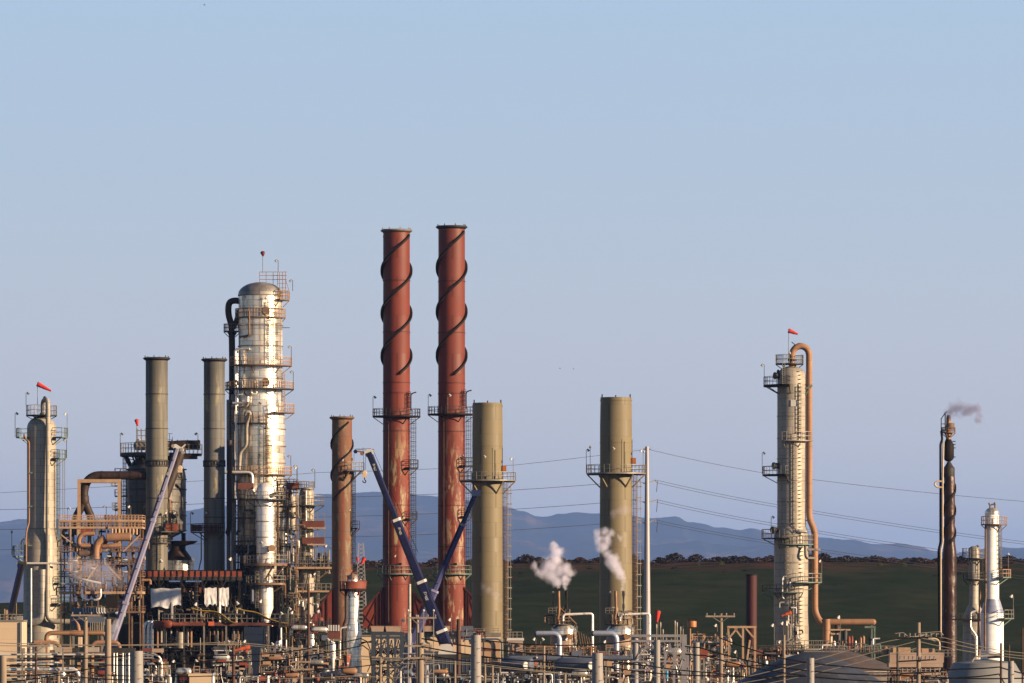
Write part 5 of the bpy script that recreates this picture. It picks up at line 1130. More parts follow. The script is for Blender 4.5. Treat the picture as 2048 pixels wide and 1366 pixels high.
t = T('pipe_rack', 'horizontal rack of silver and white pipes crossing the lower left corner', 'pipe rack', 640, 100); g = t.yg
for (y, r_, m, x0, x1) in ((1309, 2.0, 'white', -60, 222), (1317, 2.4, 'darksteel', 45, 214), (1318, 1.4, 'dull', 10, 150), (1325, 1.8, 'bright', 35, 120), (1325, 1.6, 'greytan', 165, 215), (1334, 1.5, 'tan', 100, 222), (1339, 4.2, 'silver', -60, 100), (1336, 2.2, 'bluegrey', 70, 150), (1350, 1.6, 'dull', -60, 230), (1358, 2.8, 'greytan', 10, 105), (1305, 1.4, 'coppery', 130, 210), (1331, 1.6, 'darksteel', -60, 222), (1345, 1.3, 'oldbrown', -60, 230), (1364, 2.6, 'dull', -60, 235)): t.add('pipe', MB().tube([(x0, y, -14 + (y % 7)), (x1, y, -14 + (y % 7))], r_, 10), m)
for k in range(9): x = 20 + k * 24; t.add('pipe_shoe', MB().box(x, x + 10, 1320 + (k % 3) * 7, 1324 + (k % 3) * 7, -22, -8), ('pinkbox', 'steel', 'white')[k % 3])
t.add('return_bend', MB().tube([(100, 1339, -12), (150, 1339, -16), (160, 1346, -16), (160, 1420, -16)], 4.6, 14, 12), 'bright'); t.add('return_bend', MB().tube([(118, 1420, -20), (118, 1342, -20), (112, 1338, -20)], 2.4, 10, 4), 'steel')
for x in (47, 128, 176): t.add('column', MB().box(x - 1.5, x + 1.5, 1296, g, -26, -22), 'steel'); t.add('column', MB().box(x - 1.5, x + 1.5, 1296, g, 10, 14), 'steel')
for k, (x0, x1, y0, y1, m) in enumerate(((108, 128, 1294, 1304, 'greytan'), (128, 145, 1294, 1304, 'pinkbox'), (108, 146, 1311, 1316, 'dimred'), (146, 158, 1296, 1305, 'darksteel'), (172, 198, 1294, 1304, 'greytan'), (157, 164, 1274, 1294, 'cream'), (100, 110, 1300, 1306, 'oldbrown'), (20, 40, 1328, 1334, 'pinkbox'), (196, 212, 1318, 1324, 'redsteel'))): t.add('equipment_box', MB().box(x0, x1, y0, y1, -8, 8), m)
clutter('tangle of dark valves and small pipes beneath the silver rack at lower left', 600, 60, 230, 1348, 31, 34, MIX, 'darksteel', vessels=2, lamps=0, y1=1366)

t = T('pipe_rack', 'bank of upright silver pipes between two poles with hooped pipes beside', 'pipe rack', 650, 275)
for x, r_ in ((228, 1.6), (234, 1.8), (246, 1.8), (251, 1.3), (258, 2.0), (264, 1.3)): t.add('riser', MB().tube([(x, 1306, -4), (x, t.yg, -4)], r_, 10), 'bright' if r_ > 1.5 else 'bluegrey')
t.add('casing', MB().box(222, 270, 1296, 1308, 0, 20), 'darksteel'); t.add('casing', MB().box(224, 268, 1310, t.yg, 12, 30), 'latblue')
t.add('hoop_pipe', MB().tube([(282, 1309, -8), (316, 1309, -8), (324, 1322, -8), (324, t.yg, -8)], 2.2, 10, 12), 'bright'); t.add('hoop_pipe', MB().tube([(284, 1316, -4), (310, 1316, -4), (319, 1326, -4), (319, t.yg, -4)], 1.6, 10, 10), 'greytan'); t.add('hoop_pipe', MB().tube([(300, 1328, -10), (309, 1328, -10), (313, 1334, -10), (313, t.yg, -10)], 2.0, 10, 6), 'silver')
for (x0, x1, y0, y1, m) in ((284, 304, 1296, 1304, 'dimred'), (304, 326, 1297, 1305, 'pinkbox'), (286, 332, 1318, 1324, 'dimred'), (322, 336, 1324, 1350, 'tanframe'), (288, 306, 1344, 1352, 'bluegrey')): t.add('equipment_box', MB().box(x0, x1, y0, y1, 2, 14), m)
clutter('bright pipe clutter under the hooped pipes right of the grey steel post', 640, 282, 338, 1330, 33, 24, MIX, 'steel', vessels=1, lamps=1)
clutter('shadowed machinery and handrails below the big black heater casing', 700, 336, 470, 1338, 34, 34, DARK, 'darksteel', decks=(1346,), vessels=2, lamps=2, boxes=3)
t = T('equipment_shed', 'low cream roofed shed below the black heater casing', 'shed', 690, 412); t.add('roof', MB().box(378, 440, 1347, 1352, -20, 30), 'cream'); t.add('wall', MB().box(380, 438, 1352, t.yg, -18, 28), 'cream'); t.add('rail_frame', MB().box(388, 401, 1332, 1333.4, -18, -16).box(388, 389.4, 1333, 1346, -18, -16).box(400, 401, 1333, 1346, -18, -16), 'tanframe')
clutter('rust red cabinets and pipes around the orange windsock', 680, 432, 500, 1300, 35, 40, DARK + ('redsteel',), 'steel', decks=(1328,), vessels=1, boxes=6, lamps=2)
clutter('mass of dark pipework with red boxes right of the upright grey drum', 690, 524, 600, 1296, 36, 64, DARK + ('redsteel', 'coppery'), 'steel', decks=(1318, 1342), vessels=2, boxes=7, lamps=2)
clutter('tall bristling pipework below the scaffolded column with many small lamps', 760, 560, 660, 1236, 37, 78, ('steel', 'bright', 'oldbrown', 'darksteel', 'coppery', 'greytan', 'darksteel'), 'darksteel', decks=(1252, 1276, 1300), vessels=4, boxes=3, lamps=5, horiz=.25)
clutter('rusty red equipment skid in front of the short silver stack', 700, 622, 690, 1296, 38, 46, DARK + ('redsteel', 'redsteel'), 'oldbrown', decks=(1322,), vessels=2, boxes=7, lamps=1)
t = T('corrugated_stack_box', 'small box with pale vertical fins below the red fin of the rusty stack', 'cooler', 740, 668); t.add('casing', MB().box(655, 681, 1252, 1278, 0, 14), 'dimred'); t.add('frame', MB().box(654, 682, 1278, 1282, -2, 16), 'steel'); t.add('support', MB().box(656, 659, 1282, t.yg, 0, 4), 'steel'); t.add('support', MB().box(677, 680, 1282, t.yg, 0, 4), 'steel')
for k in range(5): t.add('fin', MB().box(656 + k * 5, 659 + k * 5, 1250, 1262, -3, 0), 'white')
t = T('knockout_vessel', 'slim pale upright vessel with round top left of the short silver stack', 'vessel', 690, 666); t.add('shell', MB().lathe(666, dome(666, 5.5, 1283, 1290) + [(5.5, 1316), (3, 1322), (3, t.yg)], 0, 20), 'bright'); t.add('pipe', MB().tube([(666, 1284, 0), (666, 1278, 0)], 1.4), 'steel')
t = T('equipment_hopper', 'orange red tapered hopper at the foot of the short silver stack', 'hopper', 660, 694); t.add('body', MB().hlathe((694, 1308, 0), (694, 1332, 0), [(0, 8), (.15, 8), (1, 4)], 4), 'redsteel'); t.add('stand', MB().box(693, 695, 1332, t.yg, -1, 1), 'steel'); t.add('float_lamp', MB().ball(695, 1327, -6, 2.4), 'white')

clutter('dark pipes and rails in front of the casing beneath the white tarpaulins', 797, 264, 486, 1166, 73, 66, ('darksteel', 'blacksteel', 'oldbrown', 'steel', 'brown', 'greytan', 'coppery', 'bluegrey'), 'darksteel', decks=(1222,), vessels=1, lamps=3, boxes=3, horiz=.35, step=40, y1=1240, d0=-46, d1=-30)
clutter('dense upright pipes under the rusty deck between heater and grey drum', 795, 330, 486, 1256, 74, 66, ('darksteel', 'oldbrown', 'steel', 'greytan', 'greytan', 'coppery', 'blacksteel'), 'darksteel', decks=(1300,), vessels=2, lamps=2, boxes=3, horiz=.3, step=38, y1=1345)
clutter('shadowed pipes and gratings right of the grey drum beneath the deck', 795, 528, 606, 1256, 75, 56, ('darksteel', 'oldbrown', 'steel', 'brown', 'blacksteel', 'bright'), 'darksteel', decks=(1292,), vessels=1, lamps=2, boxes=1, horiz=.3, y1=1340)
clutter('fine brown pipework and rails below the ring decks of the silver stripper', 799, 478, 560, 1140, 76, 60, ('darksteel', 'oldbrown', 'steel', 'brown', 'silver', 'greytan'), 'oldbrown', decks=(1196,), vessels=1, lamps=3, boxes=1, horiz=.35, y1=1236)
# cream hall with louvred roof boxes behind the blue lattice
t = T('plant_hall', 'long cream walled hall with pale louvred roof boxes behind the navy boom foot', 'building', 780, 850); g = t.yg
t.add('wall', MB().box(704, 1000, 1272, g, 0, 90), 'cream'); t.add('roof', MB().box(702, 1002, 1266, 1273, -2, 92), 'steel'); t.add('roof_step', MB().box(846, 960, 1262, 1266, 2, 60), 'dull')
for (x0, x1) in ((742, 769), (771, 802), (846, 872), (874, 900)): t.add('louvre_box', MB().prism([(x0, 1252), (x1, 1252), (x1 - 2, 1263), (x0 + 2, 1263)], -14, 12), 'pinkbox')
for (x0, x1, y0) in ((922, 946, 1252), (922, 946, 1264)): t.add('louvre_box', MB().box(x0, x1, y0, y0 + 9, -10, 6), 'bluegrey')
b = MB()
for x in range(708, 998, 9): b.bar((x, 1266, -1), (x, 1257, -1), .8)
b.bar((708, 1257, -1), (998, 1257, -1), .9).bar((708, 1261, -1), (998, 1261, -1), .8)
t.add('roof_railing', b, 'steel'); lamp(t, 803, 1266, 1240, -6, 1, 'steel', 1.3); lamp(t, 903, 1266, 1239, -6, -1, 'steel', 1.3)
cluster(t, 860, 990, 1256, 1266, -12, -4, 16, 91, ('steel', 'darksteel', 'redsteel'), .7, 1.6, .6)
t = T('transformer_house', 'dark blue metal building with two yellow signs below the navy boom foot', 'building', 660, 905); g = t.yg
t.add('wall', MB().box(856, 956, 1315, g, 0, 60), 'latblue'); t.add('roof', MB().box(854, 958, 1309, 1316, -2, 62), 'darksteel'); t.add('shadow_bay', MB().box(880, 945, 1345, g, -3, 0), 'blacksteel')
for y in (1336, 1348.5): t.add('sign', MB().box(891, 896, y, y + 3, -3.6, -3.1), 'yellow')
for k in range(12): t.add('wall_rib', MB().box(860 + k * 8, 861 + k * 8, 1318, 1344, -1, 0), 'bluegrey')

def lattice(label, D, x0, x1, y0, m, seed, posts, beams, ins=True, n=26, mats=('latgrey', 'steel', 'ins', 'darksteel')):
    t = T('substation_gantry', label, 'gantry', D, (x0 + x1) / 2, group='steel switchgear gantries'); g = t.yg; r = random.Random(seed)
    for (x, y, w_) in posts:
        for dd in (-14, 14) if w_ < 6 else (-6,):
            t.add('post', MB().cyl(x, y, g, w_, dd, 14) if w_ >= 6 else MB().box(x - w_, x + w_, y, g, dd - 1.5, dd + 1.5), m)
            if w_ >= 6: t.add('step_bolt', MB()._add([], []) if False else MB().box(x - w_ - 2, x - w_ + .5, y + 10, y + 11, dd - 1, dd), m)
    for (y, th) in beams:
        for dd in (-14, 14): t.add('beam', MB().box(x0, x1, y, y + th, dd - 1.4, dd + 1.4), m)
        b = MB(); x = x0
        while x < x1 - 6: b.bar((x, y + th, -14), (min(x + 12, x1), y, -14), 1).bar((x, y, 14), (min(x + 12, x1), y + th, 14), 1).bar((x, y + th / 2, -14), (x, y + th / 2, 14), 1); x += 12
        t.add('lacing', b, m)
    ps = sorted(p[0] for p in posts)
    for a, c in zip(ps, ps[1:]): t.add('knee_brace', MB().bar((a, y0 + 52, -14), ((a + c) / 2, y0 + 16, -14), 2).bar((c, y0 + 52, -14), ((a + c) / 2, y0 + 16, -14), 2), m)
    for k in range(n):
        x = r.uniform(x0 + 3, x1 - 3); y = r.choice([q[0] + q[1] for q in beams]) + r.uniform(0, 3); L = r.uniform(5, 11); dd = r.uniform(-14, 14)
        t.add('insulator', MB().lathe(x, [(.6, y), (1.8, y + .6), (.8, y + 1.6), (1.8, y + 2.6), (.8, y + 3.6), (1.8, y + 4.6), (.8, y + 5.6), (.8, y + L)], dd, 8), 'ins')
    for k in range(n):
        x = r.uniform(x0, x1); y = r.uniform(y0 + 14, 1362); s = r.choice((-1, 1)); dd = r.uniform(-16, 14)
        t.add('busbar', MB().tube([(x, y, dd), (x + s * r.uniform(4, 14), y + r.uniform(-5, 10), dd), (x + s * r.uniform(8, 26), y + r.uniform(4, 26), dd)], r.uniform(.6, 1.5), 6, 4), r.choice(mats))
    return t
lattice('dark blue lattice gantry between the silver stack and wooden crossarm pole', 640, 743, 808, 1264, 'latblue', 51, ((747, 1264, 4.2), (762, 1270, 1.6), (776, 1270, 2.6), (790, 1276, 1.6), (804, 1264, 4)), ((1264, 6.5), (1273, 4.5), (1296, 2.4), (1316, 2.4), (1334, 3)), n=70, mats=('latblue', 'darksteel', 'steel', 'blacksteel'))
lattice('maze of insulators and grey posts just behind the tall wooden pole', 620, 806, 866, 1300, 'latgrey', 52, ((818, 1266, 6), (852, 1330, 6), (838, 1302, 1.6)), ((1306, 2), (1326, 2), (1346, 2)), n=38)
lattice('pale grey steel gantry with lacing right of the twin drums', 650, 1262, 1372, 1269, 'latgrey', 53, ((1271, 1269, 6), (1368, 1269, 5), (1330, 1300, 2), (1348, 1296, 2.2)), ((1269, 5), (1280, 4), (1321, 3), (1338, 3)), n=44)
t = T('substation_post', 'thick blue grey steel post standing in front of the grey gantry', 'post', 560, 1314, group='thick steel posts'); t.add('shaft', MB().cyl(1314, 1280, t.yg, 6.2, 0, 16, 6.8), 'concrete')
b = MB(); [b.box(1319, 1322, y, y + 1, -1, 1) for y in range(1292, 1400, 14)]; t.add('step_bolts', b, 'darksteel')
t = T('substation_post', 'thick blue grey steel post left of the tan truss frame', 'post', 560, 1393, group='thick steel posts'); t.add('shaft', MB().cyl(1393, 1285, t.yg, 6.2, 0, 16, 6.8), 'concrete')
b = MB(); [b.box(1398, 1401, y, y + 1, -1, 1) for y in range(1292, 1400, 14)]; t.add('step_bolts', b, 'darksteel')
t = T('gas_bottle', 'small bright cyan cylinder inside the grey gantry', 'cylinder', 640, 1333); t.add('body', MB().lathe(1333, [(.8, 1341), (2.6, 1344), (2.6, 1357), (1.6, 1358)], -20, 12), 'cyan'); t.add('stand', MB().cyl(1333, 1358, t.yg, 1.4, -20), 'darksteel')
clutter('grey and silver switchgear clutter seen through the pale gantry', 680, 1268, 1376, 1290, 54, 70, ('latgrey', 'steel', 'silver', 'darksteel', 'bluegrey', 'white'), 'latgrey', vessels=2, lamps=0, boxes=5)
t = T('vent_stack', 'short rusty pipe with orange drum cap beside the wooden crossarm pole', 'vent', 700, 1384); t.add('riser', MB().cyl(1380, 1256, t.yg, 2.2, 0, 12), 'coppery'); t.add('drum_cap', MB().lathe(1384, [(8.6, 1242), (9, 1243), (9, 1254), (7, 1255)], 0, 24), 'orangebox'); t.add('cage_ring', MB().box(1375, 1393, 1237, 1238.4, -6, -5).box(1376, 1377, 1238, 1243, -6, -5).box(1391, 1392, 1238, 1243, -6, -5), 'blacksteel')
t = T('vent_cluster', 'group of short vent pipes standing above the pale grey gantry', 'vents', 700, 1356)
for x, y in ((1313, 1250), (1321, 1246), (1326, 1260), (1350, 1243), (1354, 1246), (1361, 1255), (1366, 1253)): t.add('vent_pipe', MB().lathe(x, [(.8, y - 2), (1.5, y), (1.5, y + 6), (1, y + 8), (1, t.yg)], 0, 8), 'greytan')
# tan truss
t = T('truss_frame', 'tan steel truss frame with diagonals beside the dark oxide stack', 'frame', 705, 1470); g = t.yg
for x in (1457, 1486, 1510): [t.add('post', MB().box(x - 1.4, x + 1.4, 1253, g, dd - 1.4, dd + 1.4), 'tanframe') for dd in (-14, 14)]
for dd in (-15, 15):
    t.add('top_beam', MB().box(1455, 1512, 1252, 1256, dd - 1.5, dd + 1.5), 'tanframe'); t.add('diagonal', MB().bar((1458, 1276, dd), (1474, 1257, dd), 2.2).bar((1484, 1276, dd), (1470, 1257, dd), 2.2).bar((1508, 1276, dd), (1492, 1257, dd), 2.2).bar((1500, 1280, dd), (1494, 1322, dd), 2), 'tanframe')
clutter('tan pipework and braces between the grey post and truss frame', 710, 1384, 1456, 1268, 55, 66, ('tan', 'tanframe', 'steel', 'greytan', 'bright', 'oldbrown'), 'tanframe', decks=(1282, 1308), vessels=2, lamps=1, boxes=3)
t = T('equipment_box', 'square red panel box low beside the wooden crossarm pole', 'box', 660, 1408); t.add('casing', MB().box(1400, 1416, 1298, 1315, -4, 6), 'redsteel'); t.add('stand', MB().box(1406, 1410, 1315, t.yg, -2, 2), 'steel')
clutter('tangle of brown and silver pipes under the tan truss', 690, 1400, 1500, 1316, 56, 48, MIX, 'steel', vessels=2, lamps=1)

# middle: cabins, vessels and blue-grey headers
t = T('control_cabin', 'pink beige cabin with roof rail beside the left olive stack foot', 'cabin', 720, 1031); t.add('wall', MB().box(1016, 1046, 1281, t.yg, -6, 24), 'pinkbox'); t.add('roof', MB().box(1014, 1048, 1276, 1281, -8, 26), 'white')
b = MB(); [b.bar((x, 1276, -6), (x, 1264, -6), 1) for x in (1018, 1026, 1034, 1045)]; b.bar((1018, 1264, -6), (1045, 1264, -6), 1).bar((1018, 1270, -6), (1045, 1270, -6), .9); t.add('roof_rail', b, 'greytan')
t.add('door', MB().box(1024, 1025, 1288, 1302, -7, -6).box(1031, 1032, 1288, 1302, -7, -6).box(1024, 1032, 1287, 1288, -7, -6), 'oldbrown')
t = T('control_cabin', 'tan cabin with rust band half behind the thick grey pole', 'cabin', 725, 982); t.add('wall', MB().box(962, 1000, 1282, t.yg, 0, 20), 'tanframe'); t.add('band', MB().box(961.5, 1000.5, 1298, 1302, -.6, 0), 'dimred'); t.add('hood_pipe', MB().tube([(930, 1278, -8), (998, 1278, -8), (1004, 1284, -8), (1004, t.yg, -8)], 2, 8, 8), 'bluegrey')
b = MB(); [b.bar((x, 1278, -8), (x, 1310, -8), 1) for x in (922, 930, 968, 984)]; b.bar((914, 1278, -8), (938, 1278, -8), 1.6); t.add('rail_posts', b, 'bluegrey')
for (x, D, r_, lab, x0) in ((1040, 640, 15, 'blue grey horizontal tank with flat pale end, below the beige cabin', 1020), (1170, 640, 14, 'blue grey horizontal tank with sunlit cone end, below the left drum', 1128)):
    t = T('horizontal_tank', lab, 'tank', D, x, group='blue grey horizontal tanks')
    t.add('shell', MB().hlathe((x0 - 18, 1330, 20), (x + 26, 1330, -6), [(0, r_ * .4), (.06, r_ * .85), (.12, r_), (.9, r_), (.96, r_ * .86), (1, r_ * .4)], 26), 'bluegrey')
    t.add('end_plate', MB().hlathe((x + 10, 1331, -18), (x + 12, 1331, -20), [(0, 8), (1, 7.4)], 20), 'white'); t.add('saddle', MB().box(x - 14, x - 8, 1342, t.yg, -4, 14), 'bluegrey'); t.add('saddle', MB().box(x + 10, x + 16, 1342, t.yg, -8, 10), 'bluegrey')
t = T('header_pipe', 'thick blue grey header running level below both domed drums', 'pipe', 660, 1110); t.add('header', MB().tube([(1010, 1330, 0), (1016, 1317, 0), (1264, 1316, 0)], 5.6, 16, 10), 'bluegrey'); t.add('support', MB().box(1080, 1084, 1320, t.yg, -1, 1), 'steel'); t.add('support', MB().box(1210, 1214, 1320, t.yg, -1, 1), 'steel')
for (xx, m) in ((1124, 'darksteel'), (1094, 'bluegrey'), (1158, 'steel')): t.add('collar', MB().hlathe((xx, 1316.6, 0), (xx + 2.5, 1316.6, 0), [(0, 6.6), (1, 6.6)], 16), m)
t.add('marker_light', MB().ball(1073, 1315, -7, 2.2), 'cream')
clutter('silver valves and pipes crowded below the left domed drum', 720, 1050, 1190, 1292, 57, 78, MIX + ('coppery', 'tan'), 'oldbrown', decks=(1304,), vessels=3, lamps=3, boxes=2)
clutter('pale and rusty small pipework in front of the right domed drum foot', 690, 1196, 1262, 1300, 58, 44, MIX + ('redsteel',), 'steel', decks=(1312,), vessels=2, lamps=1, boxes=4)
clutter('bluish machinery along the bottom edge left of the thick grey pole', 600, 870, 1000, 1346, 59, 36, ('bluegrey', 'darksteel', 'steel', 'blacksteel', 'white'), 'darksteel', vessels=2, lamps=0, y1=1366)
clutter('low silver and blue machinery along the bottom edge under the tanks', 590, 1000, 1180, 1344, 60, 46, ('bluegrey', 'darksteel', 'silver', 'bright', 'steel', 'white'), 'darksteel', vessels=3, lamps=0, y1=1366)
clutter('low dark machinery along the bottom edge under the red skid', 600, 480, 740, 1346, 61, 66, DARK + ('bluegrey', 'redsteel'), 'darksteel', vessels=4, lamps=1, boxes=4, y1=1366)
t = T('blue_hood', 'small blue ribbed hood above the bottom edge near the wooden pole', 'hood', 560, 816); t.add('canopy', MB().tube([(808, 1345, 0), (820, 1345, 0), (824, 1352, 0)], 5, 12, 4), 'bluegrey'); t.add('post', MB().cyl(816, 1348, t.yg, 1.4), 'steel')
t = T('blue_vessel', 'dark blue rounded vessel below the short silver stack at the bottom edge', 'vessel', 610, 705); t.add('shell', MB().hlathe((640, 1350, 6), (712, 1344, -2), [(0, 2), (.05, 5), (.92, 8), (1, 3)], 18), 'bluegrey'); t.add('support', MB().box(670, 674, 1350, t.yg, 0, 4), 'steel')

# right: tanks and block equipment
t = T('storage_tank', 'dark blue grey dome roofed tank at the bottom right of centre', 'tank', 640, 1620)
t.add('roof', MB().lathe(1620, [(1 + 153 * q / 14, 1304 + 66 * (q / 14) ** 1.5) for q in range(15)], 0, 72), 'domeroof'); t.add('shell', MB().lathe(1620, [(153.5, 1370), (153.5, t.yg)], 0, 72), 'domeroof')
t.add('roof_walk', MB().box(1608, 1690, 1302, 1304, -6, 6), 'steel')
b = MB(); [b.bar((x, 1303, -6), (x, 1291, -6), .9) for x in range(1612, 1690, 8)]; [b.bar((1612, y, -6), (1688, y, -6), .8) for y in (1291, 1297)]; t.add('walk_railing', b, 'steel')
t.add('roof_hatch', MB().lathe(1566, [(4, 1308), (4, 1313)], -30, 14), 'steel'); t.add('hatch_light', MB().ball(1555, 1300, -30, 1.8).ball(1555, 1312, -40, 1.8), 'cream')
t = T('storage_tank', 'brown grey cone roofed tank with thin seams, right of the dome tank', 'tank', 735, 1664)
t.add('roof', MB().lathe(1664, [(1, 1293), (60, 1309), (172, 1352)], 0, 72), 'tankroof'); t.add('shell', MB().lathe(1664, [(172, 1352), (172, t.yg)], 0, 72), 'tankroof')
b = MB(); P = [(1664 + 171 * math.cos(R(a)), 171 * math.sin(R(a))) for a in range(0, 361, 5)]
for (x, dd) in P: b.bar((x, 1352, dd), (x, 1341, dd), .9)
for (p, q) in zip(P, P[1:]): b.bar((p[0], 1341, p[1]), (q[0], 1341, q[1]), .9).bar((p[0], 1346, p[1]), (q[0], 1346, q[1]), .8)
t.add('rim_railing', b, 'steel')
for (x, dd) in ((1716, -60), (1760, -70), (1700, -110), (1740, -20)): t.add('roof_vent', MB().lathe(x, [(3, 1300 + math.hypot(x - 1664, dd) * .33), (3, 1312 + math.hypot(x - 1664, dd) * .3)], dd, 12), 'steel')
t = T('storage_tank', 'grey shelled tank with sunlit right part at the far lower right', 'tank', 690, 1968)
t.add('shell', MB().lathe(1968, [(50, 1323), (62, 1326), (70, 1340), (90, 1368), (92, t.yg)], 0, 56), 'tankgrey'); t.add('roof', MB().lathe(1968, [(.5, 1318), (50.4, 1322.8)], 0, 56), 'tankgrey')
t.add('roof_pipe', MB().tube([(1938, 1326, -40), (1946, 1313, -40), (2000, 1309, -40)], 2.2, 10, 6), 'greytan'); t.add('roof_machine', MB().box(1974, 2000, 1307, 1316, -34, -10), 'blacksteel')
t = T('stepped_unit', 'stepped tan block equipment behind the insulator laden pole', 'equipment', 700, 1830); g = t.yg
for (x0, x1, y0, y1, dd) in ((1778, 1886, 1305, 1325, 0), (1785, 1820, 1295, 1305, 4), (1842, 1868, 1297, 1305, 4), (1776, 1884, 1325, 1334, -4), (1782, 1880, 1334, 1350, 4), (1786, 1876, 1350, g, 8)): t.add('block', MB().box(x0, x1, y0, y1, dd - 20, dd + 30), 'pinkbox' if y0 > 1300 else 'tanframe')
t.add('end_cone', MB().lathe(1771, [(1, 1292), (6, 1297), (5, 1312)], 0, 16), 'tan')
t.add('side_pipe', MB().tube([(1856, 1276, -24), (1872, 1278, -24), (1877, 1284, -24), (1877, 1300, -24)], 1.8, 8, 5), 'cream')
clutter('dark valves in a row beneath the stepped tan block', 680, 1778, 1890, 1338, 62, 30, ('darksteel', 'ins', 'steel', 'tan'), 'oldbrown', vessels=0, lamps=0)
t = T('pump_deck', 'deck of small rusty vessels and pumps right of the pale column foot', 'pipework', 765, 1700); g = t.yg
rplat(t, 1658, 1790, 1304, -30, 20, 'darksteel', 'steel', 12, 3, 9)
for (x, y, r_, m) in ((1676, 1266, 4, 'darksteel'), (1689, 1262, 5, 'darksteel'), (1697, 1275, 3.4, 'redsteel'), (1703, 1274, 2.6, 'redsteel'), (1720, 1276, 3.4, 'coppery'), (1726, 1274, 3, 'tan'), (1740, 1274, 3.4, 'darksteel'), (1668, 1284, 3, 'bright'), (1686, 1290, 4, 'silver'), (1661, 1268, 3, 'cream')): t.add('vessel', MB().lathe(x, [(.6, y - 3), (r_ * .8, y - 1), (r_, y + 1), (r_, 1304)], -14, 16), m)
t.add('hopper', MB().lathe(1674, [(4, 1250), (6, 1254), (6, 1264), (4, 1270)], -6, 18), 'brown'); t.add('beam', MB().box(1658, 1700, 1258, 1261, -16, -12).box(1660, 1676, 1266, 1269, -24, -20), 'tanframe')
for x in (1660, 1700, 1740, 1786): t.add('column', MB().box(x - 1.4, x + 1.4, 1307, g, -28, -25), 'darksteel')
cluster(t, 1656, 1760, 1276, 1302, -26, -8, 34, 93, ('steel', 'bright', 'oldbrown', 'tan', 'greensteel', 'darksteel'), .8, 2.0, .5); lamp(t, 1679, 1304, 1234, -28, -1, 'steel', 1.4)
clutter('brown pipes and handrails at the foot of the pale right column', 750, 1500, 1606, 1292, 63, 44, ('dimred', 'steel', 'darksteel', 'oldbrown', 'bright'), 'darksteel', decks=(1300,), vessels=2, lamps=1, boxes=2)
t = T('pump_deck', 'small low equipment yard between flare foot and stepped tan block', 'pipework', 760, 1850); rplat(t, 1800, 1905, 1312, -10, 20, 'darksteel', 'steel', 12)
for x in (1802, 1850, 1902): t.add('column', MB().box(x - 1.4, x + 1.4, 1314, t.yg, -8, -5), 'darksteel')

# ------------------------------------------------------------------ poles near the camera
def pole(label, D, x, y, w_, m='wood', arms=(), ins=True, bolts=False, name='utility_pole', grp='utility poles', tap=.86):
    t = T(name, label, 'pole', D, x, group=grp)
    t.add('shaft', MB().cyl(x, y, t.yg, w_ * tap, 0, 16, w_ * 1.06), m)
    for (ya, xa, xb, br) in arms:
        a = t.add('cross_arm', MB().box(xa, xb, ya, ya + 3.4, -w_ - 2.5, -w_ + .2), 'wood' if m in ('wood', 'darkwood') else m)
        if br: t.add('arm_brace', MB().bar((xa + (x - xa) * .45, ya + 3, -w_ - 1), (x, ya + 14, -w_ * .8), 1.2).bar((xb + (x - xb) * .45, ya + 3, -w_ - 1), (x, ya + 14, -w_ * .8), 1.2), 'steel', a)
        if ins:
            for q in (.04, .3, .7, .96): t.add('insulator', MB().lathe(xa + (xb - xa) * q, [(.6, ya - 5), (1.7, ya - 4.4), (1.7, ya - 3), (1, ya - 2), (1.5, ya - 1), (.8, ya)], -w_ - 1, 10), 'ins', a)
    if bolts:
        b = MB(); y_ = y + 12; k = 0
        while y_ < min(t.yg, 1420): b.box(x + w_ * (.55 if k % 2 else -.2), x + w_ * (.55 if k % 2 else -.2) + 1.6, y_, y_ + 1.2, -w_ - 1.2, -w_ + 2); y_ += 14; k += 1
        t.add('step_bolts', b, 'darksteel')
    return t
pole('thick pale wooden pole cut by the left edge of the photo', 420, 6, 1311, 8, 'wood')
pole('thin twin post pole with wide crossarm before the cream building corner', 520, 72, 1289, 2.6, 'darkwood', ((1290, 38, 100, True),))
pole('wooden pole with bright crossarm left of the pale boom foot', 480, 171, 1229, 4.6, 'wood', ((1229, 143, 200, True),))
pole('plain wooden pole without crossarm just left of the pale boom foot', 440, 216, 1238, 7, 'wood')
pole('fat grey steel pole with bolt holes right of the upright silver pipes', 420, 274, 1302, 14, 'concrete', bolts=True, name='steel_pole', grp='thick steel poles')
pole('slim brown pole carrying the orange windsock near the grey drum', 520, 467, 1286, 3.6, 'darkwood', ((1287, 436, 478, False),))
pole('tall slender dark pole before the scaffolded column', 600, 617, 1168, 3, 'darkwood')
pole('leaning crossarm pole with two tilted arms left of the short silver stack', 500, 602, 1290, 4.2, 'wood', ((1296, 582, 634, True), (1322, 584, 622, True), (1337, 582, 628, True)))
pole('tall pale slim post immediately left of the crossarm pole and red stack', 620, 819, 1168, 3.6, 'greytan')
pole('wooden pole with wide bright crossarm in front of the red stacks', 500, 835, 1230, 3.2, 'wood', ((1234, 815, 873, True),))
pole('stout sunlit wooden pole with two lower arms left of the cream hall wall', 430, 841, 1265, 6.6, 'wood', ((1290, 809, 862, False), (1314, 814, 864, False)))
pole('dark red brown round post between the navy boom foot and olive stack', 600, 917, 1238, 4.6, 'darkwood', name='round_post', grp='round posts')
pole('fat grey steel pole in front of the left olive stack foot', 400, 952, 1270, 11.5, 'concrete', bolts=True, name='steel_pole', grp='thick steel poles')
pole('short thin wooden post left of the pair beside the olive stack pole', 520, 970, 1329, 2.4, 'wood', name='round_post', grp='round posts')
pole('short thin wooden post right of the pair beside the olive stack pole', 520, 985, 1331, 2.6, 'wood', name='round_post', grp='round posts')
pole('thin pale wooden post in front of the left domed drum', 520, 1088, 1291, 2.8, 'wood', name='round_post', grp='round posts')
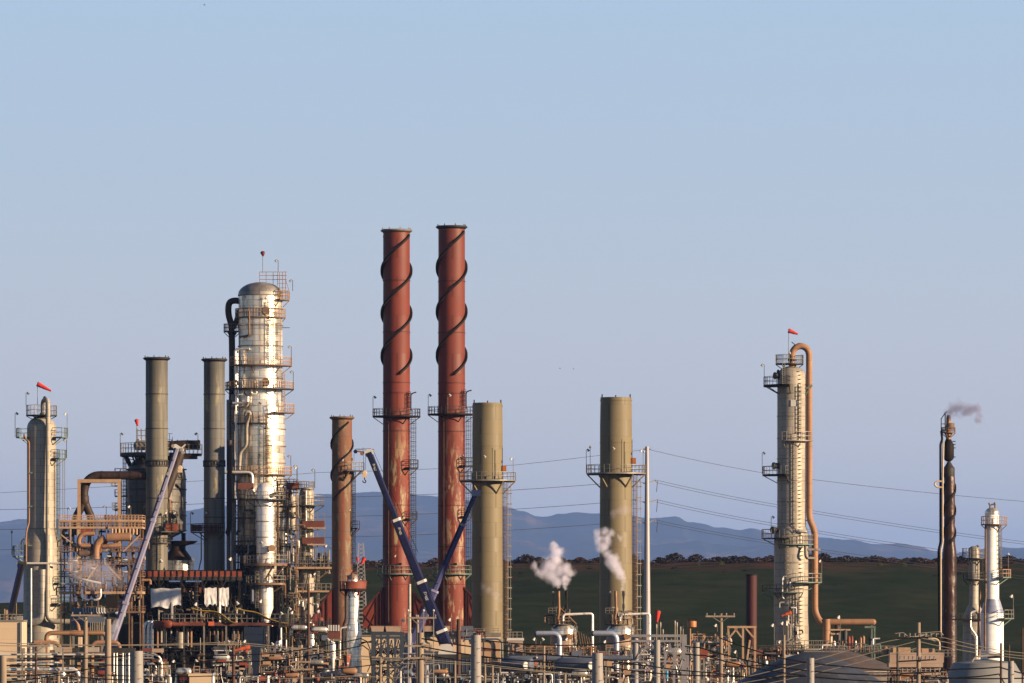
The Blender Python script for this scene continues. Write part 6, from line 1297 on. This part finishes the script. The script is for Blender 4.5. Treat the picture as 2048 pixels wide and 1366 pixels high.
pole('short brown wooden post between left drum pipe and fat grey pole', 480, 1130, 1346, 3, 'wood', name='round_post', grp='round posts')
pole('fat grey steel pole between the two large elbow pipes', 390, 1195, 1306, 12.5, 'concrete', bolts=True, name='steel_pole', grp='thick steel poles')
pole('wooden crossarm pole with three insulators before the green hill', 500, 1442, 1227, 4, 'wood', ((1231, 1411, 1470, True),))
pole('thin pale post in front of the pale right column foot', 520, 1568, 1270, 3, 'wood', name='round_post', grp='round posts')
pole('fat grey steel pole in front of the dome roofed tank', 400, 1621, 1316, 8.5, 'concrete', bolts=True, name='steel_pole', grp='thick steel poles')
pole('thin dark post left of the insulator laden pole', 480, 1795, 1294, 2.6, 'darksteel', name='round_post', grp='round posts')
pole('slim dark red post in front of the white tower base', 480, 2002, 1286, 2.6, 'darkwood', name='round_post', grp='round posts')
pole('short bent brown pipe post right of the white tower base', 500, 2018, 1290, 2.2, 'darkwood', name='round_post', grp='round posts')
pole('bluish grey steel pole near the right edge before the tank', 400, 2022, 1322, 7, 'concrete', bolts=True, name='steel_pole', grp='thick steel poles')
pole('thin dark pole at the extreme right edge of the photo', 560, 2045, 1256, 2, 'darkwood')
pole('low pale post in front of the crumpled wires at left', 500, 117, 1342, 4, 'wood', name='round_post', grp='round posts')
pole('low pale post between blue hood and the dark blue gantry', 500, 801, 1342, 2.6, 'white', name='round_post', grp='round posts')
pole('slim brown post left of the low pale post under the blue gantry', 520, 761, 1314, 3, 'wood', name='round_post', grp='round posts')
pole('slim pale post in front of the dark blue metal building', 520, 910, 1322, 2.6, 'wood', name='round_post', grp='round posts')
t = pole('stout pole crowded with insulator rows and a switch frame on top', 430, 1837, 1245, 4.6, 'wood')
for (ya, xa, xb) in ((1274, 1794, 1886), (1320, 1796, 1872), (1344, 1800, 1882)):
    t.add('cross_arm', MB().bar((xa, ya + 3, -6), (xb, ya - 1, -6), 3), 'blacksteel')
    for k in range(9): x = xa + 4 + k * (xb - xa - 8) / 8; t.add('insulator', MB().lathe(x, [(.6, ya - 8), (2, ya - 7), (1, ya - 5.6), (2, ya - 4.2), (1, ya - 3), (1.6, ya - 1)], -7, 10), 'ins')
t.add('switch_frame', MB().tube([(1790, 1267, -6), (1806, 1265, -6), (1814, 1272, -6), (1822, 1274, -6)], .9, 6, 3).tube([(1842, 1266, -6), (1880, 1263, -6), (1886, 1270, -6)], .9, 6, 3).tube([(1850, 1274, -6), (1866, 1267, -6), (1878, 1268, -6)], 1.2, 6, 3), 'wire')
t.add('switch_arm', MB().bar((1822, 1276, -6), (1854, 1268, -6), 3).bar((1856, 1276, -8), (1870, 1282, -8), 2.6), 'greytan')
b = MB().box(808, 824, 1216, 1218, -4, -3)
for k, x in enumerate((816, 847, 867)): lamp_t = T('yard_lamp', ('white globe yard lamp left of three above the bright crossarm', 'middle white globe lamp of three above the bright crossarm', 'right white globe lamp beside the navy boom above the crossarm')[k], 'lamp', 530, x, group='globe yard lamps'); lamp_t.add('post', MB().cyl(x, 1222, lamp_t.yg, .9, 6, 8), 'steel'); lamp_t.add('arm', MB().bar((x, 1223, 6), (x + 7, 1225, 6), .9), 'darksteel'); lamp_t.add('globe', MB().ball(x, 1221, 6, 2.4, 12), 'white')

# ------------------------------------------------------------------ overhead cables near the camera
C_ = 'black cables strung across the foreground'
def cab(label, pts, r=1.25, D=430, sag=5, m='cable', g=C_): return wire(label, D, pts, r, m, g, sag)
cab('black cable rising from the lower left over the dark gantry to the silver stack', [(-40, 1322), (130, 1318), (300, 1308), (330, 1312)], 1.08, sag=3)
cab('upper of two black cables looping down right of the short silver stack', [(330, 1312), (560, 1306), (722, 1277), (734, 1283), (741, 1300), (745, 1350)], 1.22, 440, 4)
cab('lower of two black cables looping down right of the short silver stack', [(330, 1326), (560, 1320), (726, 1291), (738, 1300), (742, 1330)], 1.22, 440, 4)
cab('long black cable under the grey drum sweeping up toward the hall', [(215, 1350), (420, 1352), (640, 1340), (800, 1322), (850, 1318)], 1.08, 425, 8)
cab('black cable sagging from the stout wooden pole past the navy boom foot', [(843, 1277), (1000, 1300), (1190, 1315)], 1.49, 425, 4)
cab('second black cable sagging from the stout pole toward the fat grey pole', [(843, 1293), (1000, 1317), (1190, 1328)], 1.49, 425, 4)
cab('third black cable low between stout wooden pole and fat grey pole', [(843, 1309), (1000, 1330), (1190, 1344)], 1.35, 425, 3)
cab('black cable rising from the olive stack foot to the grey gantry', [(960, 1279), (1080, 1290), (1200, 1288), (1262, 1282)], 1.35, 430, 4)
cab('black cable from the fat middle pole sagging into the grey gantry', [(1195, 1316), (1300, 1332), (1420, 1345), (1560, 1358)], 1.35, 425, 5)
cab('second black cable from the fat middle pole across the grey gantry', [(1195, 1330), (1300, 1345), (1440, 1352), (1620, 1352)], 1.35, 425, 5)
cab('black cable swooping down right over the tan truss and dome tank', [(1370, 1293), (1400, 1295), (1500, 1322), (1620, 1342), (1800, 1350), (2060, 1356)], 1.49, 430, 10)
cab('lower black cable swooping over the truss foot and dome tank', [(1370, 1308), (1410, 1311), (1500, 1334), (1640, 1355), (1830, 1364), (2060, 1372)], 1.49, 430, 8)
cab('upper black cable across the dome tank toward the insulator laden pole', [(1440, 1276), (1560, 1316), (1700, 1334), (1837, 1342)], 1.35, 430, 6)
cab('thin black cable crossing the dome tank low to the fat pole', [(1480, 1332), (1621, 1324)], 1.08, 420, 2)
cab('black cable running right from the insulator pole across the grey tank', [(1837, 1341), (1920, 1338), (1998, 1334), (2060, 1350)], 1.49, 430, 3)
cab('lower black cable running right from the insulator pole, then dropping', [(1837, 1358), (1920, 1355), (1998, 1348), (2012, 1372)], 1.49, 430, 3)
cab('black cable crossing the lower left pipes toward the plain wooden pole', [(-20, 1352), (120, 1346), (216, 1330), (420, 1322)], 1.22, 430, 8)
cab('sagging black cable along the bottom from left edge to fat grey pole', [(-20, 1366), (120, 1350), (274, 1360), (420, 1371)], 1.22, 425, 7)
W_ = 'bare wires strung across the foreground'
def bw(label, pts, r=.75, D=450, sag=4): return wire(label, D, pts, r, 'wire', W_, sag)
bw('bare wire running level above the grey drum from the left edge', [(-40, 1284), (100, 1288), (216, 1290), (467, 1284), (700, 1304)], .9, 460, 4)
bw('second bare wire just below the highest one on the left side', [(-40, 1291), (171, 1291), (467, 1288), (600, 1300), (800, 1320)], .7, 460, 3)
bw('bare wire crossing in front of the cream hall toward the fat pole', [(700, 1310), (841, 1318), (952, 1326), (1195, 1352)], .8, 450, 4)
bw('lower bare wire in front of the dark blue building toward the right', [(700, 1317), (841, 1322), (952, 1330), (1100, 1345), (1290, 1358)], .8, 450, 4)
bw('uppermost of three pale wires climbing right over the dome tank', [(1400, 1374), (1500, 1352), (1621, 1322), (1700, 1300), (1778, 1282), (1830, 1272)], .8, 440, 2)
bw('middle of three pale wires climbing right over the dome tank', [(1420, 1376), (1530, 1358), (1660, 1326), (1770, 1298), (1830, 1283)], .8, 440, 2)
bw('lowest of three pale wires climbing right over the dome tank', [(1500, 1374), (1640, 1344), (1765, 1312), (1834, 1296)], .8, 440, 2)
bw('upper of three pale wires sloping down from the insulator pole to the right', [(1842, 1270), (1890, 1276), (1995, 1300), (2070, 1308)], .8, 440, 2)
bw('middle of three pale wires sloping down from the insulator pole to the right', [(1842, 1276), (1890, 1284), (1995, 1306), (2070, 1314)], .8, 440, 2)
bw('lowest of three pale wires sloping down from the insulator pole to the right', [(1842, 1284), (1920, 1300), (2010, 1313), (2070, 1320)], .8, 440, 2)
bw('pale wire crossing the bottom under the dark blue gantry', [(480, 1356), (700, 1352), (1000, 1352)], .7, 460, 6)
bw('pale wire dropping across the right drum foot', [(985, 1322), (1195, 1340), (1420, 1362)], .7, 450, 3)
bw('thin pale wire across the lower left pipes', [(-20, 1301), (171, 1306), (300, 1322)], .6, 460, 3)

# ------------------------------------------------------------------ birds
def bird(label, x, y, D, s):
    b = MB().hlathe((x - s, y, 0), (x + s, y - .2 * s, 0), [(0, .05), (.3, .28 * s), (.7, .25 * s), (1, .05)], 8)
    b._add([(x - .3 * s, y, 0), (x + .4 * s, y, 0), (x + .1 * s, y - .9 * s, -1.6 * s), (x - .3 * s, y - .8 * s, -1.5 * s)], [(0, 1, 2, 3)])._add([(x - .3 * s, y, 0), (x + .4 * s, y, 0), (x + .1 * s, y - .7 * s, 1.6 * s), (x - .3 * s, y - .6 * s, 1.5 * s)], [(0, 1, 2, 3)])
    single('bird', label, 'bird', D, x, 0, y, b, 'darksteel', 'distant birds')
bird('tiny dark bird high in the sky at the upper left', 409, 10, 500, 2.2)
bird('tiny dark bird left of a pair, level with the silver column decks', 1120, 737, 600, 1.8)
bird('tiny dark bird right of a pair, in open sky right of the olive stack', 1147, 738, 600, 1.6)

# ------------------------------------------------------------------ steam
def steam(label, D, x, y, blobs, dens, col=(.93, .90, 1), seed=1, scale=.45, soft=1.0):
    """a closed hull of merged puffs; inside it the vapour is dense at the puffs' cores and frays out to nothing"""
    t_ = T('steam_plume', label, 'steam', D, x, 0, y, 'steam and smoke plumes'); loc = t_.o.location.copy(); bpy.data.objects.remove(t_.o)
    mb = bpy.data.metaballs.new('plume'); mb.resolution = .4; mb.threshold = .1; mo = bpy.data.objects.new('tmpball', mb); COL.objects.link(mo)
    for (bx, by, br) in blobs:
        e = mb.elements.new(); e.co = t_.fn((bx, by, 0)); e.radius = br * t_.U * 2.7
    bpy.context.view_layer.update(); dg = bpy.context.evaluated_depsgraph_get(); me = bpy.data.meshes.new_from_object(mo.evaluated_get(dg)); bpy.data.objects.remove(mo)
    me.name = 'steam_plume'
    m = bpy.data.materials.new('steam_vapour'); m.use_nodes = True; N = m.node_tree.nodes; L = m.node_tree.links; N.clear()
    out = N.new('ShaderNodeOutputMaterial'); pv = N.new('ShaderNodeVolumePrincipled'); pv.inputs['Color'].default_value = (*col, 1); pv.inputs['Anisotropy'].default_value = .0
    tc = N.new('ShaderNodeTexCoord')
    def noise_(sc_, det, off):
        mp = N.new('ShaderNodeMapping'); mp.inputs['Location'].default_value = (off, seed, 0); L.new(tc.outputs['Object'], mp.inputs[0])
        nz = N.new('ShaderNodeTexNoise'); nz.inputs['Scale'].default_value = sc_; nz.inputs['Detail'].default_value = det; nz.inputs['Roughness'].default_value = .62; L.new(mp.outputs[0], nz.inputs[0]); return nz
    wv = noise_(scale * .9, 3, 7); sb = N.new('ShaderNodeVectorMath'); sb.operation = 'SUBTRACT'; sb.inputs[1].default_value = (.5, .5, .5); L.new(wv.outputs['Color'], sb.inputs[0])
    ma = N.new('ShaderNodeVectorMath'); ma.operation = 'MULTIPLY_ADD'; ma.inputs[1].default_value = (1.7, 1.7, 1.7); L.new(sb.outputs[0], ma.inputs[0]); L.new(tc.outputs['Object'], ma.inputs[2])
    last = None
    for (bx, by, br) in blobs:
        d_ = N.new('ShaderNodeVectorMath'); d_.operation = 'DISTANCE'; d_.inputs[1].default_value = t_.fn((bx, by, 0)); L.new(ma.outputs[0], d_.inputs[0])
        mr = N.new('ShaderNodeMapRange'); mr.inputs[1].default_value = 0; mr.inputs[2].default_value = br * t_.U * 2.0; mr.inputs[3].default_value = 1; mr.inputs[4].default_value = 0; L.new(d_.outputs['Value'], mr.inputs[0])
        if last is None: last = mr.outputs[0]
        else:
            mx = N.new('ShaderNodeMath'); mx.operation = 'SMOOTH_MAX'; mx.inputs[2].default_value = .2; L.new(last, mx.inputs[0]); L.new(mr.outputs[0], mx.inputs[1]); last = mx.outputs[0]
    nz = noise_(scale * 1.3, 6, 0); a = N.new('ShaderNodeMath'); a.operation = 'MULTIPLY_ADD'; a.inputs[1].default_value = 1.25; L.new(nz.outputs[0], a.inputs[0]); L.new(last, a.inputs[2])
    mr = N.new('ShaderNodeMapRange'); mr.interpolation_type = 'SMOOTHSTEP'; mr.inputs[1].default_value = .92; mr.inputs[2].default_value = .92 + .38 * soft; mr.inputs[3].default_value = 0; mr.inputs[4].default_value = dens
    L.new(a.outputs[0], mr.inputs[0])
    gt = N.new('ShaderNodeMath'); gt.operation = 'GREATER_THAN'; gt.inputs[1].default_value = .03; L.new(last, gt.inputs[0]); ml = N.new('ShaderNodeMath'); ml.operation = 'MULTIPLY'; L.new(mr.outputs[0], ml.inputs[0]); L.new(gt.outputs[0], ml.inputs[1])
    L.new(ml.outputs[0], pv.inputs['Density']); L.new(pv.outputs[0], out.inputs['Volume'])
    me.materials.clear(); me.materials.append(m); o = bpy.data.objects.new('steam_plume', me); COL.objects.link(o); o.location = loc
    o['label'] = label; o['category'] = 'steam'; o['group'] = 'steam and smoke plumes'
steam('broad white steam cloud billowing above the left domed drum', 768, 1117, 1180, [(1117, 1176, 4), (1116, 1168, 7), (1112, 1160, 12), (1104, 1150, 15), (1090, 1142, 14), (1076, 1140, 10), (1068, 1132, 8), (1098, 1132, 16), (1112, 1120, 14), (1115, 1104, 12), (1110, 1094, 9), (1120, 1140, 14), (1134, 1136, 13), (1144, 1146, 9), (1132, 1156, 10), (1133, 1168, 6), (1132, 1176, 4)], 1.2, seed=2, soft=2.0)
steam('narrow white steam plume drifting up left across the right olive stack', 733, 1244, 1180, [(1243, 1178, 4), (1243, 1171, 5), (1243, 1163, 7), (1241, 1155, 9), (1238, 1147, 10), (1234, 1139, 11), (1231, 1131, 12), (1226, 1124, 12), (1221, 1116, 13), (1214, 1108, 11), (1206, 1094, 12), (1200, 1080, 11), (1196, 1070, 9), (1210, 1066, 10), (1224, 1070, 9), (1238, 1076, 7), (1214, 1080, 11)], 1.1, seed=5, soft=2.0)
steam('thin lilac smoke trailing right from the flare stack tip', 799, 1896, 824, [(1896, 824, 6), (1903, 821, 10), (1911, 818, 13), (1921, 818, 14), (1931, 820, 14), (1941, 820, 13), (1950, 816, 11), (1957, 820, 9), (1961, 830, 8), (1957, 840, 7)], 1.1, (.40, .40, .56), seed=9, scale=.6, soft=1.8)
steam('faint lilac wisp crossing the upper face of the right olive stack', 748, 1240, 1025, [(1228, 1026, 8), (1240, 1022, 10), (1250, 1018, 9), (1262, 1022, 7)], .16, (.8, .75, .95), seed=21, scale=.5, soft=1.4)
steam('faint lilac wisp crossing the lower face of the left olive stack', 808, 985, 1180, [(968, 1172, 7), (978, 1180, 8), (990, 1190, 7), (998, 1200, 5)], .16, (.8, .75, .95), seed=23, scale=.5, soft=1.4)
steam('faint grey vapour lingering in front of the tan pipe structure', 764, 200, 1160, [(160, 1150, 18), (185, 1140, 22), (210, 1150, 22), (235, 1155, 16), (190, 1165, 16), (240, 1165, 14), (150, 1130, 16)], .14, (.85, .78, .82), seed=12, scale=.3)
steam('small steam wisp at the foot of the pale crane boom', 742, 226, 1262, [(226, 1262, 7), (230, 1252, 8), (234, 1244, 6), (222, 1272, 8)], .5, (.9, .88, .95), seed=15, scale=.6)
